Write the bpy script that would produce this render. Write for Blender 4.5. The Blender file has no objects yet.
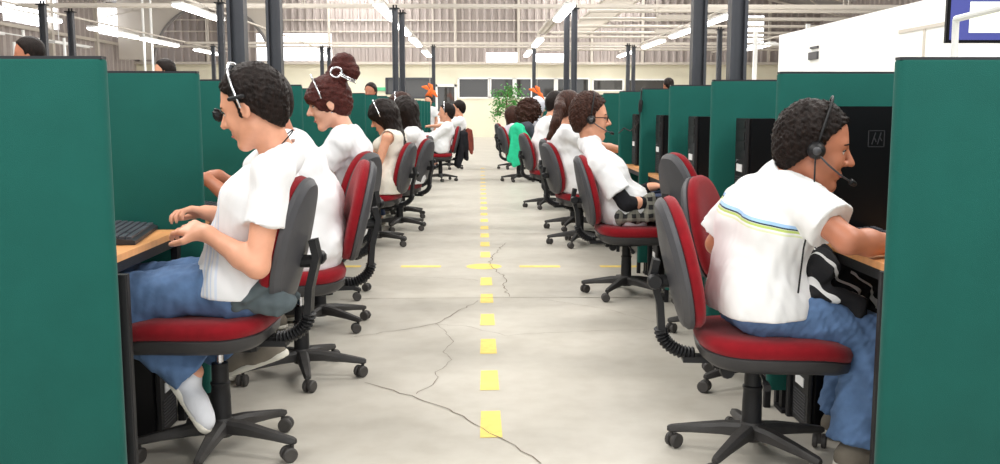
import bpy, math, random
import numpy as np
from mathutils import Vector, Matrix, Euler

random.seed(7)
SC = bpy.context.scene
COL = SC.collection
PI = math.pi

# ------------------------------------------------------------------ camera and perspective
FPX = 960.0
EYE = 1.19
TILT = math.atan(124 / FPX)
YAW = math.atan(19.5 / FPX * math.cos(TILT))
CR = Vector((math.cos(YAW), -math.sin(YAW), 0))
CF = Vector((math.sin(YAW) * math.cos(TILT), math.cos(YAW) * math.cos(TILT), -math.sin(TILT)))
CU = Vector((math.sin(YAW) * math.sin(TILT), math.cos(YAW) * math.sin(TILT), math.cos(TILT)))


def at(x, y, Y):
    """world point that stands at depth Y on the sight line measured in the photograph"""
    r = CF + CR * ((x - 500) / FPX) + CU * ((232 - y) / FPX)
    k = Y / r.y
    return Vector((r.x * k, Y, EYE + r.z * k))


def fl(x, y, z=0.0):
    r = CF + CR * ((x - 500) / FPX) + CU * ((232 - y) / FPX)
    k = (z - EYE) / r.z
    return Vector((r.x * k, r.y * k, z))


cam = bpy.data.cameras.new('camera')
cam.lens = FPX * 36 / 1000
cam.sensor_width = 36
cam.clip_end = 200
camo = bpy.data.objects.new('camera', cam)
COL.objects.link(camo)
M3 = Matrix((CR, CU, -CF)).transposed()
camo.matrix_world = Matrix.Translation((0, 0, EYE)) @ M3.to_4x4()
SC.camera = camo
SC.view_settings.view_transform = 'Standard'
SC.view_settings.look = 'None'
SC.view_settings.gamma = 1
SC.view_settings.use_curve_mapping = False
SC.view_settings.exposure = 0.0


# ------------------------------------------------------------------ materials
def srgb(r, g, b):
    def c(v):
        v /= 255
        return v / 12.92 if v <= 0.04045 else ((v + .055) / 1.055) ** 2.4
    return (c(r), c(g), c(b), 1)


def mat(name, col, rough=.6, var=0.0, vscale=8, bump=0.0, bscale=60, metal=0.0, sheen=0.0, spec=.5, emit=None, estr=0, stretch=None, aniso=None):
    m = bpy.data.materials.new(name)
    m.use_nodes = True
    nt = m.node_tree
    b = nt.nodes['Principled BSDF']
    c = srgb(*col)
    b.inputs['Base Color'].default_value = c
    b.inputs['Roughness'].default_value = rough
    b.inputs['Metallic'].default_value = metal
    b.inputs['Specular IOR Level'].default_value = spec
    if sheen:
        b.inputs['Sheen Weight'].default_value = sheen
    if emit:
        b.inputs['Emission Color'].default_value = srgb(*emit)
        b.inputs['Emission Strength'].default_value = estr
    if var or bump:
        tc = nt.nodes.new('ShaderNodeTexCoord')
        mp = nt.nodes.new('ShaderNodeMapping')
        nt.links.new(tc.outputs['Object'], mp.inputs['Vector'])
        if stretch:
            mp.inputs['Scale'].default_value = stretch
    if var:
        n = nt.nodes.new('ShaderNodeTexNoise')
        n.inputs['Scale'].default_value = vscale
        n.inputs['Detail'].default_value = 5
        nt.links.new(mp.outputs['Vector'], n.inputs['Vector'])
        r = nt.nodes.new('ShaderNodeMapRange')
        r.inputs['From Min'].default_value = .3
        r.inputs['From Max'].default_value = .7
        r.inputs['To Min'].default_value = 1 - var
        r.inputs['To Max'].default_value = 1 + var
        nt.links.new(n.outputs['Fac'], r.inputs['Value'])
        mx = nt.nodes.new('ShaderNodeVectorMath')
        mx.operation = 'SCALE'
        mx.inputs[0].default_value = c[:3]
        nt.links.new(r.outputs['Result'], mx.inputs['Scale'])
        nt.links.new(mx.outputs['Vector'], b.inputs['Base Color'])
    if bump:
        n2 = nt.nodes.new('ShaderNodeTexNoise')
        n2.inputs['Scale'].default_value = bscale
        n2.inputs['Detail'].default_value = 3
        nt.links.new(mp.outputs['Vector'], n2.inputs['Vector'])
        bp = nt.nodes.new('ShaderNodeBump')
        bp.inputs['Strength'].default_value = bump
        bp.inputs['Distance'].default_value = .01
        nt.links.new(n2.outputs['Fac'], bp.inputs['Height'])
        nt.links.new(bp.outputs['Normal'], b.inputs['Normal'])
    return m


M = dict(
    green=mat('green_fabric', (24, 88, 80), .95, .06, 6, .25, 400, sheen=.1, spec=.2),
    cap=mat('black_cap', (28, 30, 36), .35),
    black=mat('black_plastic', (28, 28, 30), .5, .12, 20, .1, 200, spec=.3),
    dusty=mat('dusty_plastic', (48, 46, 45), .55, .3, 14, .1, 120),
    shell=mat('grey_shell', (68, 68, 72), .5, .08, 12, .12, 300),
    pan=mat('seat_pan', (50, 49, 51), .5, .1, 15),
    red=mat('red_fabric', (132, 14, 26), .95, .1, 30, .3, 600, sheen=.15, spec=.2),
    chrome=mat('chrome', (200, 200, 205), .2, metal=1),
    wheel=mat('caster_rubber', (58, 55, 53), .6, .2, 30),
    wood=mat('beech_laminate', (222, 160, 104), .35, .08, 3, stretch=(1, 12, 1)),
    steel=mat('dark_steel', (66, 68, 74), .4, .1, 5, metal=.3),
    wallc=mat('cream_wall', (232, 227, 206), .9, .02, 1),
    corr=mat('corrugated_sheet', (168, 158, 154), .6, .05, .6),
    girt=mat('pale_steel', (196, 188, 178), .5),
    roofm=mat('roof_sheet', (170, 168, 166), .6),
    white=mat('white_paint', (244, 244, 242), .6),
    lampbody=mat('lamp_body', (230, 230, 230), .5),
    tube=mat('lamp_tube', (255, 255, 255), .5, emit=(255, 252, 250), estr=9),
    glassd=mat('dark_window', (62, 60, 58), .04, spec=1.0),
    winlight=mat('daylight_window', (255, 255, 255), .5, emit=(245, 248, 255), estr=3.2),
    yellow=mat('yellow_paint', (232, 204, 112), .8, .1, 25),
    crack=mat('crack', (120, 108, 96), .95),
    skin=mat('skin_light', (222, 160, 130), .5, .05, 30, sheen=.05),
    skin2=mat('skin_tan', (186, 120, 92), .5, .05, 30),
    skin3=mat('skin_pale', (232, 176, 150), .5, .04, 30),
    hairb=mat('black_hair', (28, 19, 16), .45, .5, 90, .5, 420, stretch=(1, 1, .2), spec=.18),
    hairbr=mat('brown_hair', (60, 36, 28), .42, .6, 90, .5, 420, stretch=(1, 1, .2), spec=.18),
    hairr=mat('auburn_hair', (74, 34, 30), .45, .35, 60, .6, 200, spec=.18),
    tee=mat('white_cotton', (236, 236, 238), .9, .02, 12, .1, 500, sheen=.2),
    jeans=mat('blue_denim', (92, 122, 164), .9, .22, 14, .25, 500),
    jeansd=mat('dark_denim', (48, 62, 92), .9, .25, 12, .25, 500),
    dark=mat('dark_cloth', (34, 34, 38), .95, .2, 10, .2, 200, spec=.18),
    greyc=mat('grey_cloth', (78, 88, 92), .95, .12, 12, .2, 300),
    shoe=mat('shoe_suede', (120, 112, 100), .85, .1, 25),
    sole=mat('shoe_sole', (216, 212, 200), .7),
    shoew=mat('white_leather', (214, 216, 222), .5, .1, 18),
    eyew=mat('eye_white', (235, 230, 226), .2),
    eyed=mat('eye_dark', (30, 18, 14), .15),
    lip=mat('lip', (186, 104, 96), .45),
    silver=mat('silver', (225, 225, 230), .2, metal=.8),
    greenj=mat('mint_cloth', (40, 200, 150), .85, .1, 14, .2, 200),
    brownj=mat('brown_cloth', (120, 52, 40), .9, .2, 14),
    leaf=mat('leaf', (66, 140, 54), .6, .3, 8),
    bark=mat('bark', (96, 76, 58), .9, .2, 20),
    terra=mat('terracotta', (150, 84, 56), .8),
    orange=mat('orange_cloth', (244, 112, 40), .7, .1, 8),
    whitep=mat('label_white', (232, 232, 232), .5),
    key=mat('key_plastic', (44, 45, 50), .5),
    keytop=mat('key_face', (74, 77, 84), .45),
    glossb=mat('gloss_black', (16, 16, 19), .3, .1, 5, spec=.18),
    hat=mat('grey_hood', (214, 214, 224), .9, .05, 10),
    bottle=mat('clear_plastic', (200, 215, 225), .1, spec=.8),
    rooffill=mat('added_roof_glow', (255, 255, 255), .5, emit=(255, 252, 245), estr=2.0),  # glow of the fill panels added in the roof
    corrd=mat('grey_steel', (120, 116, 114), .5),
    blue=mat('blue_label', (60, 150, 200), .5),
)


# ------------------------------------------------------------------ mesh helpers
def obj(name, verts, faces, m=None, parent=None, smooth=False, loc=None, mats=None, fm=None):
    me = bpy.data.meshes.new(name)
    me.from_pydata([tuple(v) for v in verts], [], faces)
    if mats:
        for q in mats:
            me.materials.append(q)
        if fm:
            me.polygons.foreach_set('material_index', fm)
    elif m:
        me.materials.append(m)
    if smooth:
        me.polygons.foreach_set('use_smooth', [True] * len(me.polygons))
    me.update()
    o = bpy.data.objects.new(name, me)
    COL.objects.link(o)
    if parent:
        o.parent = parent
    if loc is not None:
        o.location = loc
    return o


def empty(name, loc=(0, 0, 0), rz=0.0):
    o = bpy.data.objects.new(name, None)
    o.empty_display_size = .1
    COL.objects.link(o)
    o.location = loc
    o.rotation_euler = (0, 0, rz)
    return o


def tag(o, label=None, cat=None, group=None, kind=None):
    if label:
        o['label'] = label
    if cat:
        o['category'] = cat
    if group:
        o['group'] = group
    if kind:
        o['kind'] = kind
    return o


def copy_tree(o, parent=None):
    c = o.copy()
    COL.objects.link(c)
    if parent:
        c.parent = parent
    for ch in list(o.children):
        copy_tree(ch, c)
    return c


class MB:
    """collects shapes into one mesh"""

    def __init__(s):
        s.v, s.f, s.m = [], [], []
        s.cur = 0

    def add(s, v, f):
        n = len(s.v)
        s.v += [Vector(q) for q in v]
        s.f += [tuple(i + n for i in q) for q in f]
        s.m += [s.cur] * len(f)

    def box(s, lo, hi, rot=None, c=None, ch=0.0):
        """box, optionally chamfered on its vertical edges"""
        x0, y0, z0 = lo
        x1, y1, z1 = hi
        if ch:
            o = [(x0 + ch, y0), (x1 - ch, y0), (x1, y0 + ch), (x1, y1 - ch), (x1 - ch, y1), (x0 + ch, y1), (x0, y1 - ch), (x0, y0 + ch)]
        else:
            o = [(x0, y0), (x1, y0), (x1, y1), (x0, y1)]
        n = len(o)
        v = [(a, b, z0) for a, b in o] + [(a, b, z1) for a, b in o]
        f = [tuple(range(n))[::-1], tuple(range(n, 2 * n))] + [(i, (i + 1) % n, n + (i + 1) % n, n + i) for i in range(n)]
        if rot is not None:
            c = Vector(c) if c is not None else Vector(((x0 + x1) / 2, (y0 + y1) / 2, (z0 + z1) / 2))
            v = [rot @ (Vector(q) - c) + c for q in v]
        s.add(v, f)

    def ring(s, pts, closed=True, caps=True):
        """loft of equal rings"""
        n = len(pts[0])
        v = [p for r in pts for p in r]
        f = []
        for k in range(len(pts) - 1):
            for i in range(n):
                j = (i + 1) % n
                f.append((k * n + i, k * n + j, (k + 1) * n + j, (k + 1) * n + i))
        if caps:
            f.append(tuple(range(n))[::-1])
            f.append(tuple(range((len(pts) - 1) * n, len(pts) * n)))
        s.add(v, f)

    def lathe(s, prof, c=(0, 0, 0), n=16, axis='z'):
        rings = []
        for r, z in prof:
            q = []
            for i in range(n):
                a = 2 * PI * i / n
                if axis == 'z':
                    q.append((c[0] + r * math.cos(a), c[1] + r * math.sin(a), c[2] + z))
                elif axis == 'y':
                    q.append((c[0] + r * math.sin(a), c[1] + z, c[2] + r * math.cos(a)))
                else:
                    q.append((c[0] + z, c[1] + r * math.cos(a), c[2] + r * math.sin(a)))
            rings.append(q)
        s.ring(rings)

    def tube(s, path, r, n=8, flat=None):
        """tube along a path; r a number or list; flat = (a, b) gives a rectangular/elliptic section"""
        P = [Vector(p) for p in path]
        rings = []
        ref = None
        for i, p in enumerate(P):
            d = (P[min(i + 1, len(P) - 1)] - P[max(i - 1, 0)]).normalized()
            if ref is None:
                ref = Vector((0, 0, 1)) if abs(d.z) < .9 else Vector((1, 0, 0))
            a = d.cross(ref)
            if a.length < 1e-4:
                a = d.cross(Vector((0, 1, 0)))
            a.normalize()
            b = a.cross(d).normalized()
            rr = r[i] if isinstance(r, (list, tuple)) else r
            q = []
            for k in range(n):
                t = 2 * PI * (k + .5) / n
                ca, sa = math.cos(t), math.sin(t)
                if flat:
                    q.append(p + a * ca * flat[0] * rr + b * sa * flat[1] * rr)
                else:
                    q.append(p + a * ca * rr + b * sa * rr)
            rings.append(q)
        s.ring(rings)

    def build(s, name, m, parent=None, smooth=False, loc=None, mats=None):
        return obj(name, s.v, s.f, m, parent, smooth, loc, mats, s.m if mats else None)


def smooth_by_angle(o, ang=40):
    """smooth faces but keep sharp edges"""
    me = o.data
    me.polygons.foreach_set('use_smooth', [True] * len(me.polygons))
    import bmesh
    bm = bmesh.new()
    bm.from_mesh(me)
    for e in bm.edges:
        if len(e.link_faces) == 2 and e.calc_face_angle(0) > math.radians(ang):
            e.smooth = False
    bm.to_mesh(me)
    bm.free()
    return o


# ------------------------------------------------------------------ implicit surfaces -> meshes (bodies, hair, clothes)
def A3(p):
    return np.array([p[0], p[1], p[2]], dtype=np.float32)


class Blob:
    def __init__(s, origin=(0, 0, 0)):
        s.ops = []
        s.o = A3(origin)

    def cone(s, a, b, ra, rb=None, k=.03, sub=False, end=None, start=None):
        rb = ra if rb is None else rb
        s.ops.append(['cone', A3(a) - s.o, A3(b) - s.o, ra, rb, k, sub, end, start])
        return s

    def ell(s, c, r, R=None, k=.03, sub=False):
        """R: 3x3 whose columns are the axes"""
        R = np.eye(3, dtype=np.float32) if R is None else np.array(R, dtype=np.float32)
        s.ops.append(['ell', A3(c) - s.o, A3(r), R, k, sub])
        return s

    def clip(s, n, p, k=.004):
        n = Vector(n).normalized()
        s.ops.append(['clip', A3(n), A3(p) - s.o, k])
        return s

    def disp(s, amp, freq, seed=0, stretch=(1, 1, 1)):
        s.ops.append(['disp', amp, freq, seed, stretch])
        return s

    def build(s, h):
        lo = np.array([1e9] * 3)
        hi = -lo
        for o in s.ops:
            if o[0] == 'cone' and not o[6]:
                R = max(o[3], o[4])
                lo = np.minimum(lo, np.minimum(o[1], o[2]) - R)
                hi = np.maximum(hi, np.maximum(o[1], o[2]) + R)
            elif o[0] == 'ell' and not o[5]:
                e = np.abs(o[3]) @ o[2]
                lo = np.minimum(lo, o[1] - e)
                hi = np.maximum(hi, o[1] + e)
        lo = lo - 4 * h - .01
        hi = hi + 4 * h + .01
        n = np.ceil((hi - lo) / h).astype(int) + 1
        X = (lo[0] + h * np.arange(n[0])).astype(np.float32)
        Y = (lo[1] + h * np.arange(n[1])).astype(np.float32)
        Z = (lo[2] + h * np.arange(n[2])).astype(np.float32)
        F = np.full(n, .25, dtype=np.float32)
        for o in s.ops:
            if o[0] in ('cone', 'ell'):
                if o[0] == 'cone':
                    _, a, b, ra, rb, k, sub, end, start = o
                    R = max(ra, rb)
                    l0, h0 = np.minimum(a, b) - R, np.maximum(a, b) + R
                else:
                    _, c, r, Rm, k, sub = o
                    e = np.abs(Rm) @ r
                    l0, h0 = c - e, c + e
                mg = k + 3 * h
                i0 = np.maximum(((l0 - mg - lo) / h).astype(int), 0)
                i1 = np.minimum(((h0 + mg - lo) / h).astype(int) + 2, n)
                if (i1 <= i0).any():
                    continue
                sl = tuple(slice(i0[q], i1[q]) for q in range(3))
                x = X[sl[0]][:, None, None]
                y = Y[sl[1]][None, :, None]
                z = Z[sl[2]][None, None, :]
                if o[0] == 'cone':
                    ba = b - a
                    L2 = float(ba @ ba) + 1e-12
                    raw = ((x - a[0]) * ba[0] + (y - a[1]) * ba[1] + (z - a[2]) * ba[2]) / L2
                    t = np.clip(raw, 0, 1)
                    d = np.sqrt((x - a[0] - t * ba[0]) ** 2 + (y - a[1] - t * ba[1]) ** 2 + (z - a[2] - t * ba[2]) ** 2) - (ra + (rb - ra) * t)
                    L = math.sqrt(L2)
                    if end is not None:
                        d = np.maximum(d, (raw - 1) * L - end)
                    if start is not None:
                        d = np.maximum(d, -raw * L - start)
                else:
                    px, py, pz = x - c[0], y - c[1], z - c[2]
                    q = [px * Rm[0, i] + py * Rm[1, i] + pz * Rm[2, i] for i in range(3)]
                    k0 = np.sqrt(sum((q[i] / r[i]) ** 2 for i in range(3))) + 1e-6
                    k1 = np.sqrt(sum((q[i] / r[i] ** 2) ** 2 for i in range(3))) + 1e-6
                    d = k0 * (k0 - 1) / k1
                A = F[sl]
                if sub:
                    d = -d
                    g = np.clip(.5 - .5 * (d - A) / k, 0, 1)
                    F[sl] = A * g + d * (1 - g) + k * g * (1 - g)
                    # smooth max
                else:
                    g = np.clip(.5 + .5 * (d - A) / k, 0, 1)
                    F[sl] = d * (1 - g) + A * g - k * g * (1 - g)
            elif o[0] == 'clip':
                _, nn, p, k = o
                d = (X - p[0])[:, None, None] * nn[0] + (Y - p[1])[None, :, None] * nn[1] + (Z - p[2])[None, None, :] * nn[2]
                F = np.maximum(F, d)
            else:
                _, amp, fr, seed, st = o
                rs = np.random.RandomState(seed)
                acc = 0
                for q in range(5):
                    w = rs.normal(size=3) * fr * (1 + .5 * q) * np.array(st)
                    w2 = rs.normal(size=3) * fr * .6 * np.array(st)
                    ph = rs.uniform(0, 6.3, 2)
                    a1 = X[:, None, None] * w[0] + Y[None, :, None] * w[1] + Z[None, None, :] * w[2] + ph[0]
                    a2 = X[:, None, None] * w2[0] + Y[None, :, None] * w2[1] + Z[None, None, :] * w2[2] + ph[1]
                    acc = acc + np.sin(a1 + 1.3 * np.sin(a2)) / (1 + .4 * q)
                F = F + (amp * .5 * acc).astype(np.float32)
        # close the border
        F[0], F[-1] = .25, .25
        F[:, 0], F[:, -1] = .25, .25
        F[:, :, 0], F[:, :, -1] = .25, .25
        return nets(F, lo, h)


def nets(F, lo, h):
    S = F < 0
    c = [(i, j, k) for i in (0, 1) for j in (0, 1) for k in (0, 1)]
    nx, ny, nz = F.shape
    cnt = sum(S[i:nx - 1 + i, j:ny - 1 + j, k:nz - 1 + k].astype(np.int8) for i, j, k in c)
    act = (cnt > 0) & (cnt < 8)
    I, J, K = np.nonzero(act)
    idx = np.full(act.shape, -1, dtype=np.int32)
    idx[act] = np.arange(len(I))
    val = {q: F[I + q[0], J + q[1], K + q[2]] for q in c}
    acc = np.zeros((len(I), 3))
    num = np.zeros(len(I))
    for a in c:
        for ax in range(3):
            if a[ax]:
                continue
            b = list(a)
            b[ax] = 1
            b = tuple(b)
            va, vb = val[a], val[b]
            mk = (va < 0) != (vb < 0)
            t = np.where(mk, va / np.where(mk, va - vb, 1), 0)
            p = np.zeros((len(I), 3))
            for q in range(3):
                p[:, q] = a[q]
            p[:, ax] = t
            acc += p * mk[:, None]
            num += mk
    V = lo + h * (np.stack([I, J, K], 1) + acc / num[:, None])
    Q = []
    for ax in range(3):
        sl0 = [slice(1, -1)] * 3
        sl1 = [slice(1, -1)] * 3
        sl0[ax] = slice(0, -1)
        sl1[ax] = slice(1, None)
        a, b = S[tuple(sl0)], S[tuple(sl1)]
        for flip, mk in ((False, a & ~b), (True, ~a & b)):
            P = np.stack(np.nonzero(mk), 1)
            off = np.ones(3, dtype=int)
            off[ax] = 0
            P = P + off
            u, v = [(1, 2), (2, 0), (0, 1)][ax]
            cs = []
            for du, dv in ((-1, -1), (0, -1), (0, 0), (-1, 0)):
                R = P.copy()
                R[:, u] += du
                R[:, v] += dv
                cs.append(idx[R[:, 0], R[:, 1], R[:, 2]])
            q = np.stack(cs, 1)
            Q.append(q[:, ::-1] if flip else q)
    Q = np.concatenate(Q)
    Q = Q[(Q >= 0).all(1)]
    # one smoothing pass
    s = np.zeros_like(V)
    m = np.zeros(len(V))
    for i in range(4):
        a, b = Q[:, i], Q[:, (i + 1) % 4]
        np.add.at(s, a, V[b])
        np.add.at(m, a, 1)
    ok = m > 0
    V[ok] = V[ok] * .5 + .5 * s[ok] / m[ok][:, None]
    return V, Q


def blob_obj(name, blob, h, m, parent=None, loc=None, mats=None, fmf=None):
    V, Q = blob.build(h)
    me = bpy.data.meshes.new(name)
    me.vertices.add(len(V))
    me.vertices.foreach_set('co', V.astype(np.float32).ravel())
    me.loops.add(len(Q) * 4)
    me.loops.foreach_set('vertex_index', Q.astype(np.int32).ravel())
    me.polygons.add(len(Q))
    me.polygons.foreach_set('loop_start', np.arange(len(Q), dtype=np.int32) * 4)
    me.polygons.foreach_set('use_smooth', np.ones(len(Q), dtype=bool))
    me.materials.append(m)
    me.update(calc_edges=True)
    me.validate()
    o = bpy.data.objects.new(name, me)
    COL.objects.link(o)
    if parent:
        o.parent = parent
    if loc is not None:
        o.location = loc
    return o
# ------------------------------------------------------------------ the hall
YE = 39.9      # end wall
XW = 14.0      # side walls
YB = -7.0      # open side of the hall behind the camera


def struct(o):
    o['kind'] = 'structure'
    return o


def floor_mat():
    m = mat('concrete_floor', (203, 197, 184), .42, spec=.45)
    nt = m.node_tree
    b = nt.nodes['Principled BSDF']
    tc = nt.nodes.new('ShaderNodeTexCoord')
    n1 = nt.nodes.new('ShaderNodeTexNoise')
    n1.inputs['Scale'].default_value = .9
    n1.inputs['Detail'].default_value = 8
    n1.inputs['Roughness'].default_value = .62
    n2 = nt.nodes.new('ShaderNodeTexNoise')
    n2.inputs['Scale'].default_value = 9
    n2.inputs['Detail'].default_value = 6
    for n in (n1, n2):
        nt.links.new(tc.outputs['Object'], n.inputs['Vector'])
    cr = nt.nodes.new('ShaderNodeValToRGB')
    cr.color_ramp.elements[0].position = .25
    cr.color_ramp.elements[0].color = srgb(180, 175, 164)
    cr.color_ramp.elements[1].position = .72
    cr.color_ramp.elements[1].color = srgb(198, 193, 183)
    nt.links.new(n1.outputs['Fac'], cr.inputs['Fac'])
    cr2 = nt.nodes.new('ShaderNodeValToRGB')
    cr2.color_ramp.elements[0].position = .35
    cr2.color_ramp.elements[0].color = (.92, .91, .9, 1)
    cr2.color_ramp.elements[1].position = .6
    cr2.color_ramp.elements[1].color = (1, 1, 1, 1)
    nt.links.new(n2.outputs['Fac'], cr2.inputs['Fac'])
    mx = nt.nodes.new('ShaderNodeMix')
    mx.data_type = 'RGBA'
    mx.blend_type = 'MULTIPLY'
    mx.inputs['Factor'].default_value = 1
    nt.links.new(cr.outputs['Color'], mx.inputs['A'])
    nt.links.new(cr2.outputs['Color'], mx.inputs['B'])
    nt.links.new(mx.outputs['Result'], b.inputs['Base Color'])
    return m


FM = floor_mat()
struct(obj('floor', [(-XW, YB, 0), (XW, YB, 0), (XW, YE, 0), (-XW, YE, 0), (-XW, YB, -.2), (XW, YB, -.2), (XW, YE, -.2), (-XW, YE, -.2)],
           [(0, 1, 2, 3), (7, 6, 5, 4), (0, 4, 5, 1), (1, 5, 6, 2), (2, 6, 7, 3), (3, 7, 4, 0)], FM))


def flat_poly(mb, pts, z=.0015):
    v = [(p[0], p[1], z) for p in pts]
    mb.add(v, [tuple(range(len(v)))])


# painted aisle line: yellow dashes, a dot and the crossing dashes
mb = MB()
for (y0, y1) in ((411, 438), (370.5, 390.5), (339, 354), (314, 325.5), (294, 303), (277.5, 285.5), (252, 257.5), (242, 246.5), (233.5, 237.5), (226, 229.5), (219, 222), (213, 215.5),
                 (207, 209.5), (202, 204), (197.5, 199), (193, 194.5), (189, 190.3), (185.5, 186.6), (182, 183), (178.5, 179.4), (175, 175.8), (171.5, 172.2), (168, 168.7)):
    a, b = fl(490, y1), fl(490, y0)
    x0 = -.005
    flat_poly(mb, [(x0, a.y), (x0 + .082, a.y + .004), (x0 + .08, b.y), (x0 + .004, b.y - .005)])
c = fl(484, 266.5)
flat_poly(mb, [(c.x + .135 * math.cos(t * PI / 12), c.y + .13 * math.sin(t * PI / 12)) for t in range(24)])
for x0, x1 in ((401, 441), (519.5, 560), (600, 640), (325, 361), (676, 716), (250, 290)):
    a, b = fl(x0, 266.5), fl(x1, 266.5)
    flat_poly(mb, [(a.x, a.y - .045), (b.x, b.y - .045), (b.x, b.y + .045), (a.x, a.y + .045)])
struct(mb.build('floor_marking', M['yellow']))


def crack(mb, pix, w=.0035, jit=.012, seed=1):
    rs = random.Random(seed)
    P = [fl(x, y) for x, y in pix]
    pts = []
    for a, b in zip(P, P[1:]):
        n = max(2, int((b - a).length / .05))
        for i in range(n):
            p = a.lerp(b, i / n)
            pts.append(p + Vector((rs.uniform(-jit, jit), rs.uniform(-jit, jit), 0)))
    pts.append(P[-1])
    v, f = [], []
    for i, p in enumerate(pts):
        d = (pts[min(i + 1, len(pts) - 1)] - pts[max(i - 1, 0)]).normalized()
        nn = Vector((-d.y, d.x, 0)) * w * rs.uniform(.4, 1.1)
        v += [p + nn, p - nn]
        if i:
            k = 2 * i
            f.append((k - 2, k - 1, k + 1, k))
    mb.add([(q.x, q.y, .0022) for q in v], f)


mb = MB()
crack(mb, [(366, 383), (383, 388), (411, 396), (425, 402), (448, 409), (476, 424), (490, 433), (508, 441), (520, 451), (541, 464)], .0028, .008, 1)
crack(mb, [(414, 395), (432, 385), (438, 377), (434, 373), (447, 365), (452, 360), (444, 352), (452, 342), (443, 330), (436, 324)], .0015, .010, 2)
crack(mb, [(355, 337), (395, 331), (436, 324), (455, 313), (478, 301)], .0028, .012, 3)
crack(mb, [(436, 324), (470, 327), (505, 336), (545, 333), (600, 331), (660, 329)], .0016, .012, 4)
crack(mb, [(509, 297), (504, 288), (506, 278), (497, 272), (489, 262), (498, 251), (506, 243)], .0035, .014, 5)
crack(mb, [(340, 300), (360, 299), (420, 298.5), (483, 298), (560, 297.5), (640, 298), (700, 299)], .004, .003, 6)
crack(mb, [(560, 297.5), (700, 298.6)], .004, .002, 7)
crack(mb, [(395, 234.5), (430, 234.3), (483, 234.2), (560, 234)], .005, .004, 8)
crack(mb, [(540, 299), (600, 308), (640, 318), (668, 326)], .0014, .012, 9)
crack(mb, [(380, 276), (420, 277), (460, 279), (478, 281)], .0016, .012, 10)
struct(mb.build('floor_crack', M['crack']))

# end wall: plain cream lower part with a strip of windows, corrugated sheet above
HL = 3.0


def pxz(y):
    return EYE + (108 - y) / 24.06


def pxx(x):
    return (x - 480.5) / 24.06


def wall_holes(name, x0, x1, z0, z1, holes, y, th, m):
    xs = sorted({x0, x1} | {h[0] for h in holes} | {h[1] for h in holes})
    zs = sorted({z0, z1} | {h[2] for h in holes} | {h[3] for h in holes})
    mb = MB()
    for a, b in zip(xs, xs[1:]):
        for c, d in zip(zs, zs[1:]):
            mx_, mz_ = (a + b) / 2, (c + d) / 2
            if any(h[0] < mx_ < h[1] and h[2] < mz_ < h[3] for h in holes):
                continue
            mb.box((a, y, c), (b, y + th, d))
    return mb.build(name, m)


wins = [(388, 402.5, 79, 94), (404.5, 434, 79, 98), (459, 488.5, 79, 98), (490.5, 513, 79, 98), (515.5, 531, 79, 98), (533, 554, 79, 98), (556.5, 588, 79, 99), (592, 622, 80, 91), (626, 668, 80, 92)]
holes = [(pxx(a), pxx(b), pxz(d), pxz(c)) for a, b, c, d in wins]
door_h = (pxx(436), pxx(457), 0.0, pxz(85))
struct(wall_holes('wall_far', -XW, XW, 0, HL, holes + [door_h], YE, .2, M['wallc']))
for i, (a, b, c, d) in enumerate(holes):
    t = struct(empty('window_%d' % (i + 1), ((a + b) / 2, YE, c)))
    w, hh = (b - a) / 2, d - c
    mb = MB()
    for q in ((-w - .04, -.04, 0 - .03, w + .04, .06, .03), (-w - .04, -.04, hh - .03, w + .04, .06, hh + .03), (-w - .05, -.04, 0, -w + .03, .06, hh), (w - .03, -.04, 0, w + .05, .06, hh)):
        mb.box(q[:3], q[3:])
    mb.build('window_frame', M['white'] if i > 1 else M['steel'], t)
    mb = MB()
    mb.box((-w, .07, 0), (w, .09, hh))
    mb.build('glass', M['glassd'], t)
# the lit office lamps seen through the far glass
for (x, y) in ((400, 86), (409, 89), (416, 91), (424, 94), (470, 94), (476, 94.5), (498, 86), (505, 83), (529, 91), (563, 87), (575, 84)):
    p = Vector((pxx(x), YE - .02, pxz(y)))
# door in the end wall
t = struct(empty('door_1', ((door_h[0] + door_h[1]) / 2, YE, 0)))
w, hh = (door_h[1] - door_h[0]) / 2, door_h[3]
mb = MB()
mb.box((-w, -.05, 0), (-w + .09, .05, hh))
mb.box((w - .09, -.05, 0), (w, .05, hh))
mb.box((-w, -.05, hh - .09), (w, .05, hh))
mb.box((-w, -.04, .95), (w, .04, 1.05))
mb.build('door_frame', M['white'], t)
mb = MB()
mb.box((-w + .08, -.01, 1.05), (w - .08, .01, hh - .08))
mb.build('glass', M['glassd'], t)
mb = MB()
mb.box((-w + .08, -.02, 0), (w - .08, .02, .96))
mb.build('door_panel', M['white'], t)
# ledge on the lower wall
mb = MB()
mb.box((-XW, YE - .25, HL - .05), (XW, YE, HL + .05))
struct(mb.build('trim_1', M['girt']))


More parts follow.
